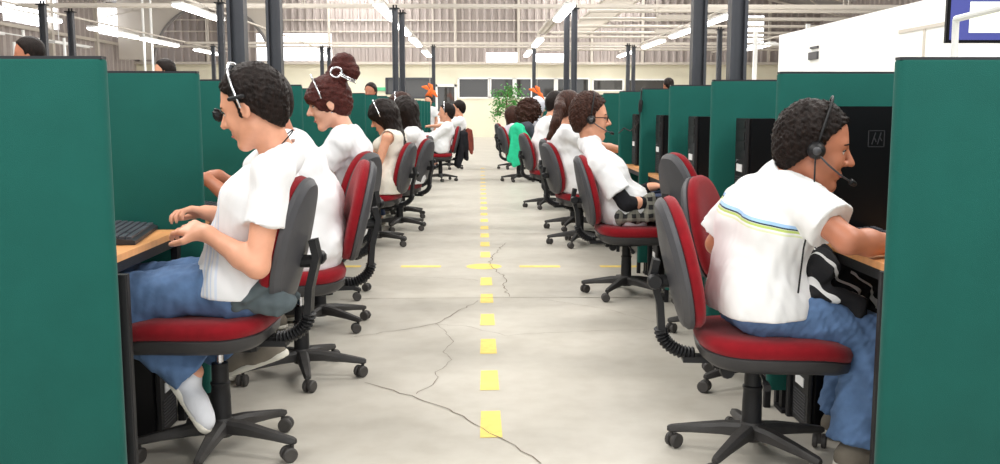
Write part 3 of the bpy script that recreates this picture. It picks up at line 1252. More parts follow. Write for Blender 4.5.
def make_chair(seat_z=.455, back_h=.445, bup=.002):
    t = empty('office_chair')
    # five star base
    mb = MB()
    mb.lathe([(.0, .062), (.036, .062), (.042, .075), (.042, .108), (.034, .128), (.0, .128)], n=20)
    smooth_by_angle(mb.build('hub', M['dusty'], t))
    for k in range(5):
        a = 2 * PI * k / 5 + .35
        R = Matrix.Rotation(a, 3, 'Z')
        mb = MB()
        rings = []
        for r, w, zt, zb in ((.02, .026, .122, .07), (.10, .024, .116, .072), (.2, .019, .098, .066), (.275, .015, .083, .058), (.287, .010, .078, .062)):
            ring = [(r, -w, zb + .006), (r, -w * .5, zb), (r, w * .5, zb), (r, w, zb + .006), (r, w, zt - .012), (r, w * .6, zt), (r, -w * .6, zt), (r, -w, zt - .012)]
            rings.append([R @ Vector(q) for q in ring])
        mb.ring(rings)
        lg = mb.build('leg', M['dusty'], t)
        smooth_by_angle(lg, 35)
        mb = MB()
        cr = .272
        sw = a + [.9, 2.4, 4.0, 5.3, .2][k]
        Rz = Matrix.Rotation(sw, 3, 'Z')
        c = R @ Vector((cr, 0, 0)) + Rz @ Vector((.012, 0, 0))
        hood = []
        for s_ in (-1, 1):
            n = len(mb.v)
            mb.lathe([(.0, s_ * .006), (.022, s_ * .006), (.026, s_ * .009), (.026, s_ * .020), (.021, s_ * .024), (.0, s_ * .024)], (0, 0, .027), 16, 'y')
            for q in range(n, len(mb.v)):
                mb.v[q] = Rz @ mb.v[q] + c
        n = len(mb.v)
        mb.lathe([(.007, 0), (.007, .034)], (-.012, 0, .044), 8)
        mb.box((-.016, -.006, .02), (.012, .006, .05))
        for q in range(n, len(mb.v)):
            mb.v[q] = Rz @ mb.v[q] + c
        smooth_by_angle(mb.build('caster', M['wheel'], lg), 35)
    # column
    mb = MB()
    mb.lathe([(.0, .12), (.034, .12), (.033, .2), (.031, .24), (.034, .245), (.034, .252), (.029, .256), (.028, .32), (.0, .32)], n=20)
    smooth_by_angle(mb.build('column_cover', M['black'], t), 35)
    mb = MB()
    mb.lathe([(.0, .3), (.014, .3), (.014, seat_z - .1), (.0, seat_z - .1)], n=14)
    smooth_by_angle(mb.build('gas_piston', M['chrome'], t), 35)
    mb = MB()
    mb.box((-.14, -.05, seat_z - .135), (.09, .05, seat_z - .108), ch=.015)
    mb.box((-.24, -.03, seat_z - .12), (-.12, .03, seat_z - .1))
    mb.build('mechanism', M['black'], t)
    mb = MB()
    mb.tube([(0.0, -.04, seat_z - .12), (.0, -.16, seat_z - .13), (.0, -.21, seat_z - .14)], .006, 6)
    mb.tube([(.0, -.2, seat_z - .138), (.0, -.235, seat_z - .144)], .012, 8)
    mb.build('height_lever', M['black'], t)
    mb = MB()
    mb.lathe([(.0, -.02), (.02, -.02), (.024, -.012), (.024, .012), (.02, .02), (.0, .02)], (-.10, -.07, seat_z - .135), 10, 'y')
    smooth_by_angle(mb.build('tension_knob', M['black'], t), 35)

    # seat
    def seat_ring(z, ins, fz=0.0, n=40):
        r = []
        for i in range(n):
            th = 2 * PI * i / n
            c, s = math.cos(th), math.sin(th)
            x = .05 + (.245 - ins) * math.copysign(abs(c) ** .55, c)
            y = (.23 - ins) * math.copysign(abs(s) ** .55, s) * (1 - .08 * (c < 0) * abs(c))
            zz = z - (max(0, (x - .14) / .15)) ** 2 * .028 + max(0, (-x - .06) / .14) ** 2 * .012
            r.append((x, y, zz))
        return r
    zz = seat_z
    mb = MB()
    mb.ring([seat_ring(zz - .112, .06), seat_ring(zz - .108, .03), seat_ring(zz - .09, .006), seat_ring(zz - .060, .0), seat_ring(zz - .054, .006)])
    smooth_by_angle(mb.build('seat_pan', M['pan'], t), 50)
    mb = MB()
    mb.ring([seat_ring(zz - .058, .010), seat_ring(zz - .052, .0), seat_ring(zz - .028, -.005), seat_ring(zz - .008, .004), seat_ring(zz, .03), seat_ring(zz + .003, .08), seat_ring(zz, .14), seat_ring(zz - .003, .2)])
    smooth_by_angle(mb.build('seat', M['red'], t), 60)
    # back, leaning; local frame at its foot
    bz, bx, lean = zz + bup, -.215, math.radians(14)
    Hh, hw = back_h, .188

    def place(x, y, z):
        xx = x + .55 * y * y * .9 + .10 * ((z - .16) ** 2) * 1.0
        return (bx + xx * math.cos(lean) - z * math.sin(lean), y, bz + z * math.cos(lean) + xx * math.sin(lean))

    def back_ring(x, ins, n=44):
        r = []
        for i in range(n):
            y, z = egg(2 * PI * i / n, 0, Hh, hw)
            y *= 1 - ins / hw
            z = Hh / 2 + (z - Hh / 2) * (1 - ins / (Hh / 2))
            r.append(place(x, y, z))
        return r
    mb = MB()
    mb.ring([back_ring(-.002, .01), back_ring(.004, .0), back_ring(.022, -.003), back_ring(.036, .006), back_ring(.045, .03), back_ring(.047, .08), back_ring(.044, .14), back_ring(.042, .19)][::-1])
    smooth_by_angle(mb.build('backrest', M['red'], t), 60)
    mb = MB()
    mb.ring([back_ring(.0, .004), back_ring(-.004, -.003), back_ring(-.018, -.001), back_ring(-.028, .010), back_ring(-.033, .016), back_ring(-.036, .055), back_ring(-.040, .12), back_ring(-.042, .19)])
    smooth_by_angle(mb.build('backrest_shell', M['shell'], t), 28)
    # flat upright bar behind the back, with a bellows curve under it
    xb = bx - .085
    mb = MB()
    top = place(-.062, 0, .25)
    mb.tube([(xb - .012, 0, zz - .02), (xb - .02, 0, zz + .08), (top[0] - .012, 0, top[2] - .06), (top[0], 0, top[2])], 1, 4, flat=(.040, .017))
    mid = place(-.05, 0, .17)
    mb.tube([(mid[0] - .03, 0, mid[2]), (mid[0] + .03, 0, mid[2])], .022, 10)
    mb.build('back_bar', M['black'], t)
    mb = MB()
    kn = place(-.085, 0, .185)
    mb.lathe([(.0, -.022), (.022, -.022), (.026, -.014), (.026, .014), (.022, .022), (0, .022)], (kn[0] + .0, -.045, kn[2]), 10, 'y')
    smooth_by_angle(mb.build('height_knob', M['black'], t), 35)
    path, rad = [], []
    n = 26
    for i in range(n + 1):
        a = (PI / 2) * i / n
        cx_, cz_ = -.2, zz - .005
        R_ = .115
        path.append((cx_ - R_ * math.sin(a), 0, cz_ - .09 * math.cos(a)))
        rad.append(.029 if i % 2 else .022)
    mb = MB()
    mb.tube(path, rad, 12, flat=(1.15, .85))
    mb.build('bellows', M['black'], t)
    return t


CH0 = make_chair()
CH1 = make_chair(.505, .445, .018)
# x, y, heading (degrees of its forward direction), label
chairs = [
    (-.90, 3.24, 180 - 3, 1.0, 'red office chair that the young man looking down sits on'),
    (-.80, 4.2, 180 + 13, 1.0, 'red office chair with tall back directly behind the chair of the bowed young man'),
    (-.88, 5.18, 180 - 18, 1.0, 'red office chair under the woman with the bun'),
    (-.98, 6.05, 180 - 20, 1.0, 'red office chair mostly hidden behind the chair of the woman with the bun'),
    (-.90, 8.35, 180 - 12, 1.0, 'red office chair under the long haired woman in the sleeveless top'),
    (-.80, 9.45, 180 - 16, 1.0, 'red office chair under the dark haired woman behind the sleeveless one'),
    (-.86, 10.5, 180 - 12, 1.0, 'red office chair beyond the dark haired woman in the left row'),
    (-.66, 15.8, 180 + 4, 1.0, 'red office chair with a black jacket, under the far upright man in white'),
    (-.62, 18.9, 180, 1.0, 'far red office chair with a brown jacket on its back'),
    (.925, 3.16, -5, 1.0, 'red office chair under the man in the white polo shirt'),
    (1.20, 4.02, -32, 1.0, 'empty red office chair with its red back turned to the viewer'),
    (1.28, 4.98, 14, 1.0, 'empty red office chair pushed in before the man with glasses'),
    (.93, 6.05, 1, 1.0, 'red office chair under the man with glasses'),
    (.87, 8.35, 14, 1.0, 'red office chair under the woman with the long ponytail'),
    (.92, 9.45, 12, 1.0, 'red office chair half hidden behind the ponytail woman in the right row'),
    (.80, 11.5, 14, 1.0, 'red office chair under the man in white behind the ponytail woman'),
    (.62, 15.7, 16, 1.0, 'red office chair with a mint green jacket on its back'),
    (.62, 18.9, 16, 1.0, 'farthest red office chair in the right row'),
]
for i, (x, y, hd, s_, lab) in enumerate(chairs):
    o = CH1 if i == 0 else copy_tree(CH1) if i in (1, 2, 11) else CH0 if i == 3 else copy_tree(CH0)
    o.location = (x, y, 0)
    o.rotation_euler = (0, 0, math.radians(hd))
    tag(o, lab, 'chair', 'red office chairs along the aisle')

# ------------------------------------------------------------------ screen hung over the right, in front of the office
tv = empty('wall_screen', (5.36, 9.6, 0))
tag(tv, 'dark blue wide screen with a white and green window, hung at the top right', 'screen')
pz = lambda y: at(972, y, 9.6).z
z0, z1 = pz(43), pz(43) + .74
mb = MB()
mb.box((-.74 + .0, 0, z0), (.66, .06, z1), ch=.01)
mb.build('case', M['glossb'], tv)
mb = MB()
mb.box((-.71, -.004, z0 + .03), (.63, .002, z1 - .03))
mb.build('display', mat('screen_blue', (60, 66, 130), .3, emit=(66, 72, 150), estr=.5), tv)
mb = MB()
mb.box((-.52, -.008, z0 + .10), (.60, -.003, z0 + .40))
mb.build('window_panel', mat('screen_white', (240, 245, 225), .3, emit=(240, 248, 215), estr=.9), tv)
mb = MB()
mb.box((-.2, -.008, z0 + .42), (.6, -.003, z0 + .56))
mb.build('dark_panel', mat('screen_dark', (50, 46, 50), .3), tv)
mb = MB()
mb.tube([(0, .1, z1 - .2), (0, .1, 6.6)], .03, 8)
mb.box((-.2, .06, z0 + .2), (.2, .1, z1 - .1))
mb.build('bracket', M['girt'], tv)
g = empty('guard_rail', (0, 0, 0))
tag(g, 'white tubular guard rail crossing in front of the hung screen', 'railing')
a, b, c_ = at(956, 62, 8.2), at(956, 19, 8.2), at(1040, -2, 6.8)
mb = MB()
mb.tube([(a.x, a.y, 0), b], .028, 8)
mb.build('rail_post', M['white'], g)
mb = MB()
mb.tube([b, c_], .028, 8)
mb.build('rail', M['white'], g)
mb = MB()
mb.tube([(c_.x, c_.y, 0), c_], .028, 8)
mb.build('rail_post', M['white'], g)

# ------------------------------------------------------------------ leafy plant at the end of the aisle
pl = empty('potted_tree', (.85, 31.0, 0))
tag(pl, 'leafy green potted tree at the far end of the aisle', 'plant')
mb = MB()
mb.lathe([(.0, 0), (.2, 0), (.27, .42), (.29, .42), (.29, .46), (.25, .46), (.0, .42)], n=20)
smooth_by_angle(mb.build('pot', M['terra'], pl), 40)
mb = MB()
rs = random.Random(5)
mb.tube([(0, 0, .4), (.03, 0, .8), (-.02, .02, 1.25), (0, 0, 1.6)], [.03, .026, .022, .014], 7)
br = []
for k in range(26):
    a = rs.uniform(0, 2 * PI)
    z = rs.uniform(.95, 1.65)
    L = rs.uniform(.35, .68)
    p0 = Vector((0, 0, z))
    p1 = p0 + Vector((math.cos(a) * L * .6, math.sin(a) * L * .6, rs.uniform(.05, .3)))
    p2 = p1 + Vector((math.cos(a) * L * .5, math.sin(a) * L * .5, rs.uniform(-.5, .05)))
    mb.tube([p0, p1, p2], [.012, .008, .004], 5)
    br.append((p0, p1, p2))
mb.build('trunk', M['bark'], pl)
mb = MB()
for p0, p1, p2 in br:
    for q in range(46):
        t = rs.uniform(.25, 1.0)
        p = (p0.lerp(p1, t * 2) if t < .5 else p1.lerp(p2, t * 2 - 1)) + Vector((rs.gauss(0, .075), rs.gauss(0, .075), rs.gauss(0, .07)))
        d = Vector((rs.gauss(0, 1), rs.gauss(0, 1), rs.gauss(-.5, .7))).normalized()
        sd = d.cross(Vector((rs.gauss(0, 1), rs.gauss(0, 1), rs.gauss(0, 1)))).normalized()
        L = rs.uniform(.07, .12)
        mb.add([p, p + d * L * .5 + sd * L * .22, p + d * L, p + d * L * .5 - sd * L * .22], [(0, 1, 2, 3)])
mb.build('foliage', M['leaf'], pl)

# small sign over the far left door area
mb = MB()
p = at(381, 89, 39.8)
mb.box((p.x - .18, 39.84, p.z - .07), (p.x + .18, 39.88, p.z + .07))
tag(mb.build('exit_sign', mat('sign_green', (90, 190, 140), .5)), 'small green and white sign on the far cream wall', 'sign')
# water bottle standing on the floor near the second chair
bt = empty('water_bottle', fl(320, 305))
tag(bt, 'clear plastic water bottle with blue label beside the second left chair', 'bottle')
mb = MB()
mb.lathe([(.0, 0), (.03, 0), (.033, .01), (.033, .15), (.028, .175), (.013, .2), (.013, .215), (.0, .215)], n=16)
smooth_by_angle(mb.build('body', M['bottle'], bt), 40)
mb = MB()
mb.lathe([(.0336, .07), (.034, .075), (.034, .13), (.0336, .135)], n=16)
mb.build('label_band', M['blue'], bt)
mb = MB()
mb.lathe([(.0, .212), (.015, .212), (.015, .23), (.0, .23)], n=12)
mb.build('cap', M['whitep'], bt)
# headset cable hanging over the sixth right partition
cb = empty('hanging_cable', at(641, 89, 6.75))
o0 = cb.location.copy()
mb = MB()
pts = [Vector(at(x, y, Y)) - o0 for x, y, Y in ((642, 88, 6.83), (641.5, 91, 6.785), (641, 100, 6.78), (640, 112, 6.78), (639, 122, 6.78), (634, 128, 6.9), (630, 131, 7.1), (624, 128, 7.2), (619, 133, 7.4))]
mb.tube(pts, .005, 6)
mb.tube([Vector(at(x, y, 6.78)) - o0 for x, y in ((641, 100), (640.7, 104), (640.4, 108), (640, 112))], [.012, .016, .014, .012], 8)
mb.build('cable', M['black'], cb)
tag(cb, 'black headset cable with inline control hung over a right row partition', 'cable')
# ------------------------------------------------------------------ people

def banded(name, base, point, axis, bands, rough=.9, fdir=None, var=.02):
    """cloth with coloured bands across an axis in the garment's own space; bands: (lo, hi, colour)"""
    m = mat(name, base, rough, bump=.1, bscale=400, sheen=.2)
    nt = m.node_tree
    b = nt.nodes['Principled BSDF']
    tc = nt.nodes.new('ShaderNodeTexCoord')
    sub = nt.nodes.new('ShaderNodeVectorMath')
    sub.operation = 'SUBTRACT'
    sub.inputs[1].default_value = point
    nt.links.new(tc.outputs['Object'], sub.inputs[0])
    dot = nt.nodes.new('ShaderNodeVectorMath')
    dot.operation = 'DOT_PRODUCT'
    dot.inputs[1].default_value = axis
    nt.links.new(sub.outputs['Vector'], dot.inputs[0])
    col = None
    lim = None
    if fdir:
        d2 = nt.nodes.new('ShaderNodeVectorMath')
        d2.operation = 'DOT_PRODUCT'
        d2.inputs[1].default_value = fdir[0]
        nt.links.new(sub.outputs['Vector'], d2.inputs[0])
        lim = nt.nodes.new('ShaderNodeMath')
        lim.operation = 'GREATER_THAN'
        lim.inputs[1].default_value = fdir[1]
        nt.links.new(d2.outputs['Value'], lim.inputs[0])
    for lo, hi, c in bands:
        cmp_ = nt.nodes.new('ShaderNodeMath')
        cmp_.operation = 'COMPARE'
        cmp_.inputs[1].default_value = (lo + hi) / 2
        cmp_.inputs[2].default_value = (hi - lo) / 2
        nt.links.new(dot.outputs['Value'], cmp_.inputs[0])
        fac = cmp_.outputs['Value']
        if lim:
            mm = nt.nodes.new('ShaderNodeMath')
            mm.operation = 'MULTIPLY'
            nt.links.new(fac, mm.inputs[0])
            nt.links.new(lim.outputs['Value'], mm.inputs[1])
            fac = mm.outputs['Value']
        mx = nt.nodes.new('ShaderNodeMix')
        mx.data_type = 'RGBA'
        mx.inputs['A'].default_value = srgb(*base)
        if col:
            nt.links.new(col, mx.inputs['A'])
        mx.inputs['B'].default_value = srgb(*c)
        nt.links.new(fac, mx.inputs['Factor'])
        col = mx.outputs['Result']
    nt.links.new(col, b.inputs['Base Color'])
    return m


def waves(name, c1, c2, scale, direction='X', thr=.5, second=None):
    m = mat(name, c1, .95, bump=.2, bscale=200)
    nt = m.node_tree
    b = nt.nodes['Principled BSDF']
    tc = nt.nodes.new('ShaderNodeTexCoord')
    col = None
    for k, (d, sc_) in enumerate([(direction, scale)] + ([second] if second else [])):
        w = nt.nodes.new('ShaderNodeTexWave')
        w.bands_direction = d
        w.inputs['Scale'].default_value = sc_
        w.inputs['Distortion'].default_value = 3
        w.inputs['Detail Scale'].default_value = 1
        nt.links.new(tc.outputs['Object'], w.inputs['Vector'])
        g = nt.nodes.new('ShaderNodeMath')
        g.operation = 'GREATER_THAN'
        g.inputs[1].default_value = thr
        nt.links.new(w.outputs['Fac'], g.inputs[0])
        mx = nt.nodes.new('ShaderNodeMix')
        mx.data_type = 'RGBA'
        mx.inputs['A'].default_value = srgb(*c1)
        if col:
            nt.links.new(col, mx.inputs['A'])
        mx.inputs['B'].default_value = srgb(*c2)
        sc2 = nt.nodes.new('ShaderNodeMath')
        sc2.operation = 'MULTIPLY'
        sc2.inputs[1].default_value = .55 if second else 1
        nt.links.new(g.outputs['Value'], sc2.inputs[0])
        nt.links.new(sc2.outputs['Value'], mx.inputs['Factor'])
        col = mx.outputs['Result']
    nt.links.new(col, b.inputs['Base Color'])
    return m


M['cream'] = mat('cream_blouse', (232, 226, 214), .9, .02, 12, .1, 400, sheen=.2)
M['greyd'] = mat('dark_grey_jacket', (66, 70, 80), .95, .1, 12)
M['teeprint'] = mat('printed_cotton', (236, 236, 238), .9, .02, 12, .1, 500, sheen=.2)
M['stripedj'] = waves('striped_knit', (24, 24, 28), (225, 225, 225), 5.0, 'DIAGONAL', .93)
M['plaid'] = waves('plaid_cotton', (34, 34, 36), (150, 148, 136), 6.0, 'X', .55, second=('Z', 6.0))


def V(*a):
    return Vector(a)


def ik(a, c, l1, l2, pole):
    """middle joint between a and c with limb lengths l1, l2 bending towards pole; returns (mid, end)"""
    d = c - a
    L = min(d.length, (l1 + l2) * .995)
    dn = d.normalized()
    c = a + dn * L
    x = (l1 * l1 - l2 * l2 + L * L) / (2 * L)
    hh = math.sqrt(max(l1 * l1 - x * x, 0))
    p = pole - dn * pole.dot(dn)
    p.normalize()
    return a + dn * x + p * hh, c


def seated(x, y, face, lean=.15, s=1.0, seat=.455, handL=None, handR=None, feet=(.36, .34), footup=0.0, twist=0.0, hip_y=.085, knee=.43, slump=.1):
    """joints of a seated person; face in degrees; hands are (forward, side, up) offsets from the hip centre"""
    f = V(math.cos(math.radians(face)), math.sin(math.radians(face)), 0)
    l = V(-f.y, f.x, 0)
    u = V(0, 0, 1)
    H = V(x, y, seat + .105 * s)
    J = dict(f=f, l=l, H=H, s=s)
    d1 = (u * math.cos(lean) + f * math.sin(lean))
    l2 = lean + slump
    d2 = (u * math.cos(l2) + f * math.sin(l2))
    J['mid'] = H + d1 * .20 * s
    J['chest'] = J['mid'] + d2 * .20 * s
    J['neck'] = J['chest'] + d2 * .115 * s
    tf = f * math.cos(twist) + l * math.sin(twist)
    tl = V(-tf.y, tf.x, 0)
    J['tl'], J['tf'] = tl, tf
    sc = J['chest'] + d2 * .055 * s
    J['up'] = d2
    for q, sg in (('L', 1), ('R', -1)):
        J['sh' + q] = sc + tl * sg * .175 * s
        J['hip' + q] = H + l * sg * hip_y * s
        hd = (handL if sg > 0 else handR) or (.44, .10 * sg, .235)
        tgt = H + f * hd[0] * s + l * hd[1] * s + u * hd[2] * s
        e, w = ik(J['sh' + q], tgt, .28 * s, .25 * s, -u * 1.0 + l * sg * .35 - f * .25)
        J['el' + q], J['wr' + q] = e, w
        J['fi' + q] = w + (f * .97 - u * .12).normalized() * .1 * s
        J['pn' + q] = V(0, 0, -1)
        J['kn' + q] = H + f * knee * s + l * sg * .11 * s + u * (.0 * s)
        fx = feet[0] if sg > 0 else feet[1]
        J['an' + q] = V(0, 0, .09 + footup) + (H + f * fx * s + l * sg * .10 * s) * 1.0 - V(0, 0, H.z)
        J['to' + q] = J['an' + q] + f * .14 * s - V(0, 0, .045)
    return J


def standing(x, y, face, s=1.0):
    f = V(math.cos(math.radians(face)), math.sin(math.radians(face)), 0)
    l = V(-f.y, f.x, 0)
    u = V(0, 0, 1)
    H = V(x, y, .93 * s)
    J = dict(f=f, l=l, H=H, s=s, tl=l, tf=f, up=u)
    J['mid'] = H + u * .18 * s
    J['chest'] = H + u * .36 * s
    J['neck'] = H + u * .5 * s
    for q, sg in (('L', 1), ('R', -1)):
        J['sh' + q] = H + u * .44 * s + l * sg * .18 * s
        J['el' + q] = J['sh' + q] - u * .28 * s + l * sg * .03
        J['wr' + q] = J['el' + q] - u * .23 * s + f * .1
        J['fi' + q] = J['wr' + q] - u * .1 + f * .02
        J['pn' + q] = -l * sg
        J['hip' + q] = H + l * sg * .085 * s
        J['kn' + q] = J['hip' + q] - u * .43 * s + f * .02
        J['an' + q] = J['kn' + q] - u * .41 * s - f * .01
        J['to' + q] = J['an' + q] + f * .14 - u * .045
    return J


def head_frame(J, pitch=.25, yaw=0.0, roll=0.0, out=.035, upn=.155, S=1.08):
    """head centre and axes; pitch down is positive"""
    f0 = J['tf']
    a = math.atan2(f0.y, f0.x) + yaw
    f = V(math.cos(a), math.sin(a), 0)
    l = V(-f.y, f.x, 0)
    fw = f * math.cos(pitch) - V(0, 0, 1) * math.sin(pitch)
    up = f * math.sin(pitch) + V(0, 0, 1) * math.cos(pitch)
    if roll:
        l2 = l * math.cos(roll) + up * math.sin(roll)
        up = up * math.cos(roll) - l * math.sin(roll)
        l = l2
    c = J['neck'] + J['up'] * upn * .55 * S + up * upn * .45 * S + f * out
    J['hd'] = (c, fw, l, up, S)
    return J


def HP(J, x, y, z):
    c, f, l, u, S = J['hd']
    return c + (f * x + l * y + u * z) * S


def HR(J):
    c, f, l, u, S = J['hd']
    return [[f.x, l.x, u.x], [f.y, l.y, u.y], [f.z, l.z, u.z]]


def head_blob(b, J, female=False):
    S = J['hd'][4]
    R = HR(J)
    P = lambda x, y, z: HP(J, x, y, z)
    g = .92 if female else 1.0
    b.ell(P(-.012, 0, .036), (.095 * S, .075 * S, .092 * S), R, .02)
    b.ell(P(.028, 0, -.025), (.058 * S, .056 * S * g, .082 * S), R, .03)
    b.cone(P(.0, .043 * g, -.058), P(.062, .014, -.099), .020 * S, .015 * S, .025)
    b.cone(P(.0, -.043 * g, -.058), P(.062, -.014, -.099), .020 * S, .015 * S, .025)
    b.ell(P(.066, 0, -.098), (.018 * S, .021 * S, .017 * S), R, .02)
    b.cone(P(.067, .030, .028), P(.067, -.030, .028), .0165 * S, None, .015)
    b.ell(P(.060, .032, -.026), (.022 * S, .022 * S, .026 * S), R, .02)
    b.ell(P(.060, -.032, -.026), (.022 * S, .022 * S, .026 * S), R, .02)
    # nose
    b.cone(P(.082, 0, .018), P(.109, 0, -.021), .0075 * S, .0105 * S, .009)
    b.cone(P(.092, .010, -.026), P(.092, -.010, -.026), .0085 * S, None, .007)
    # mouth
    b.ell(P(.077, 0, -.055), (.015 * S, .026 * S, .0085 * S), R, .006)
    b.ell(P(.075, 0, -.069), (.014 * S, .022 * S, .0085 * S), R, .006)
    for sg in (1, -1):
        b.ell(P(.091, .030 * sg, .008), (.013 * S, .014 * S, .010 * S), R, .010, sub=True)
    b.ell(P(.093, 0, -.062), (.005 * S, .02 * S, .0018 * S), R, .003, sub=True)
    for sg in (1, -1):
        b.ell(P(-.004, .076 * sg, -.004), (.019 * S, .008 * S, .031 * S), R, .008)
        b.ell(P(.0, .085 * sg, -.002), (.010 * S, .006 * S, .018 * S), R, .005, sub=True)


def hand_blob(b, J, q, curl=.5, spread=1.0):
    s = J['s']
    w, fi, pn = J['wr' + q], J['fi' + q], J['pn' + q]      # pn = palm normal direction
    d = (fi - w).normalized()
    pn = (pn - d * pn.dot(d)).normalized()
    sd = d.cross(pn).normalized()
    if q == 'R':
        sd = -sd
    # sd now points to the thumb side for both hands when the palm faces pn
    sd = sd if J.get('thumb' + q, 1) > 0 else -sd
    pc = w + d * .045 * s
    b.cone(w, w + d * .03 * s, .024 * s, .026 * s, .02)
    for k in range(4):
        t = (k - 1.5) / 1.5
        b.cone(w + d * .02 * s + sd * -t * .014 * s, w + d * .085 * s + sd * -t * .030 * s, .0155 * s, .0115 * s, .012)
    for k in range(4):
        t = (k - 1.5) / 1.5
        L = (.068, .078, .072, .056)[k] * s
        p0 = w + d * .088 * s + sd * -t * .031 * s * spread
        c1 = curl * (1 + .12 * k)
        d1 = (d * math.cos(c1 * .5) + pn * math.sin(c1 * .5) - sd * t * .08).normalized()
        d2 = (d * math.cos(c1 * 1.2) + pn * math.sin(c1 * 1.2)).normalized()
        d3 = (d * math.cos(c1 * 1.9) + pn * math.sin(c1 * 1.9)).normalized()
        p1 = p0 + d1 * L * .48
        p2 = p1 + d2 * L * .30
        p3 = p2 + d3 * L * .22
        b.cone(p0, p1, .0098 * s, .0088 * s, .004)
        b.cone(p1, p2, .0088 * s, .0080 * s, .004)
        b.cone(p2, p3, .0080 * s, .0070 * s, .004)
    t0 = w + d * .03 * s + sd * .022 * s
    t1 = t0 + (d * .6 + sd * .75 + pn * .25).normalized() * .042 * s
    t2 = t1 + (d * .9 + sd * .25 + pn * .35).normalized() * .034 * s
    t3 = t2 + (d * .95 + pn * .4).normalized() * .024 * s
    b.cone(t0, t1, .015 * s, .0115 * s, .012)
    b.cone(t1, t2, .0110 * s, .0098 * s, .004)
    b.cone(t2, t3, .0098 * s, .0078 * s, .004)


def torso(b, J, g, k=.04, low=0.0, female=False, belly=0.0):
    """trunk volume inflated by g"""
    s = J['s']
    H, mid, ch, nk, tl, l = J['H'], J['mid'], J['chest'], J['neck'], J['tl'], J['l']
    up = J['up']
    w = .86 if female else 1.0
    b.cone(H + l * .07 * s, H - l * .07 * s, (.115 + low) * s + g, None, k)
    for sg in (1, -1):
        b.cone(H + l * .062 * s * sg, mid + l * .052 * s * sg * w, (.108 + low) * s + g, (.098 + belly) * s * w + g, k)
        b.cone(mid + l * .052 * s * sg * w, ch + tl * .072 * s * sg * w, (.098 + belly) * s * w + g, .103 * s * w + g, k)
        b.cone(ch + tl * .072 * s * sg * w, ch + up * .06 * s + tl * .10 * s * sg * w, .103 * s * w + g, .068 * s + g, k)
        b.cone(nk - up * .015 * s - J['tf'] * .01, J['sh' + ('L' if sg > 0 else 'R')] + up * .008, .050 * s + g * .8, .052 * s + g * .8, k)
    if female:
        for sg in (1, -1):
            b.ell(ch + J['tf'] * .085 * s + tl * .065 * s * sg - up * .02, (.055 * s + g,) * 3, None, .04)


def body(J, b=None, female=False):
    b = b or Blob((J['H'].x, J['H'].y, 0))
    s = J['s']
    torso(b, J, -.02, .035, female=female)
    for q in 'LR':
        w = .86 if female else 1.0
        b.cone(J['sh' + q], J['el' + q], .048 * s * w, .037 * s * w, .03)
        m = J['el' + q].lerp(J['wr' + q], .3)
        b.cone(J['el' + q], m, .037 * s * w, .038 * s * w, .02)
        b.cone(m, J['wr' + q], .038 * s * w, .0235 * s * w, .02)
        hand_blob(b, J, q, J.get('curl', .5))
        b.cone(J['hip' + q], J['kn' + q], .072 * s, .048 * s, .03)
        m = J['kn' + q].lerp(J['an' + q], .3)
        b.cone(J['kn' + q], m, .046 * s, .047 * s, .03)
        b.cone(m, J['an' + q], .047 * s, .034 * s, .03)
        su = J.get('soleup' + q, V(0, 0, 1))
        fd = J['to' + q] - J['an' + q]
        fd = (fd - su * fd.dot(su)).normalized()
        b.cone(J['an' + q] - su * .04 * s, J['an' + q] - su * .05 * s + fd * .11 * s, .028 * s, .020 * s, .02)
    c, f, l, u, S = J['hd']
    b.cone(J['neck'] - J['up'] * .03, HP(J, -.022, 0, -.05), .056 * s * (.88 if female else 1), .050 * S * (.86 if female else 1), .03)
    head_blob(b, J, female)
    return b


def eyes(J, par, h):
    o0 = V(J['H'].x, J['H'].y, 0)
    S = J['hd'][4]
    for sg in (1, -1):
        mb = MB()
        c = HP(J, .0735, .030 * sg, .008) - o0
        f, u = J['hd'][1], J['hd'][3]
        rings = []
        mb.lathe([(0, -.010), (.007, -.007), (.0098, 0), (.0085, .0045), (.0, .0062)], (0, 0, 0), 14)
        q = Vector((0, 0, 1)).rotation_difference(J['hd'][1])
        mb.v = [q @ (v * S * 1.05) + c for v in mb.v]
        n = len(mb.f)
        n0 = len(mb.v)
        mb.cur = 1
        mb.lathe([(0, .0040), (.0046, .0045), (.0042, .0058), (.0, .0070)], (0, 0, 0), 12)
        for k in range(n0, len(mb.v)):
            mb.v[k] = q @ (mb.v[k] * S * 1.05) + c
        mb.build('eye', None, par, True, mats=[M['eyew'], M['eyed']])
        # upper lid and lashes
        mb = MB()
        pts = [HP(J, .0815 - .004 * abs(t) ** 2 - .003 * abs(t), (.030 + .013 * t) * sg, .0125 - .004 * t * t) - o0 for t in (-1, -.5, 0, .5, 1)]
        mb.tube(pts, .0019 * S, 6)
        mb.build('eyelash', M['eyed'], par, True)
    # brows
    for sg in (1, -1):
        mb = MB()
        pts = [HP(J, .0845 - .010 * max(t, 0) ** 2 - .002, (.030 + .018 * t) * sg, .031 - .004 * t * t) - o0 for t in (-1, -.5, 0, .5, 1)]
        mb.tube(pts, [.0022 * S, .0036 * S, .0036 * S, .003 * S, .0015 * S], 6)
        mb.build('eyebrow', J.get('hairm', M['hairb']), par, True)
    mb = MB()
    pts = [HP(J, .0905 - .006 * t * t, .020 * t, -.062) - o0 for t in (-1, -.5, 0, .5, 1)]
    mb.tube(pts, [.002 * S, .0045 * S, .005 * S, .0045 * S, .002 * S], 6)
    mb.build('lips', M['lip'], par, True)


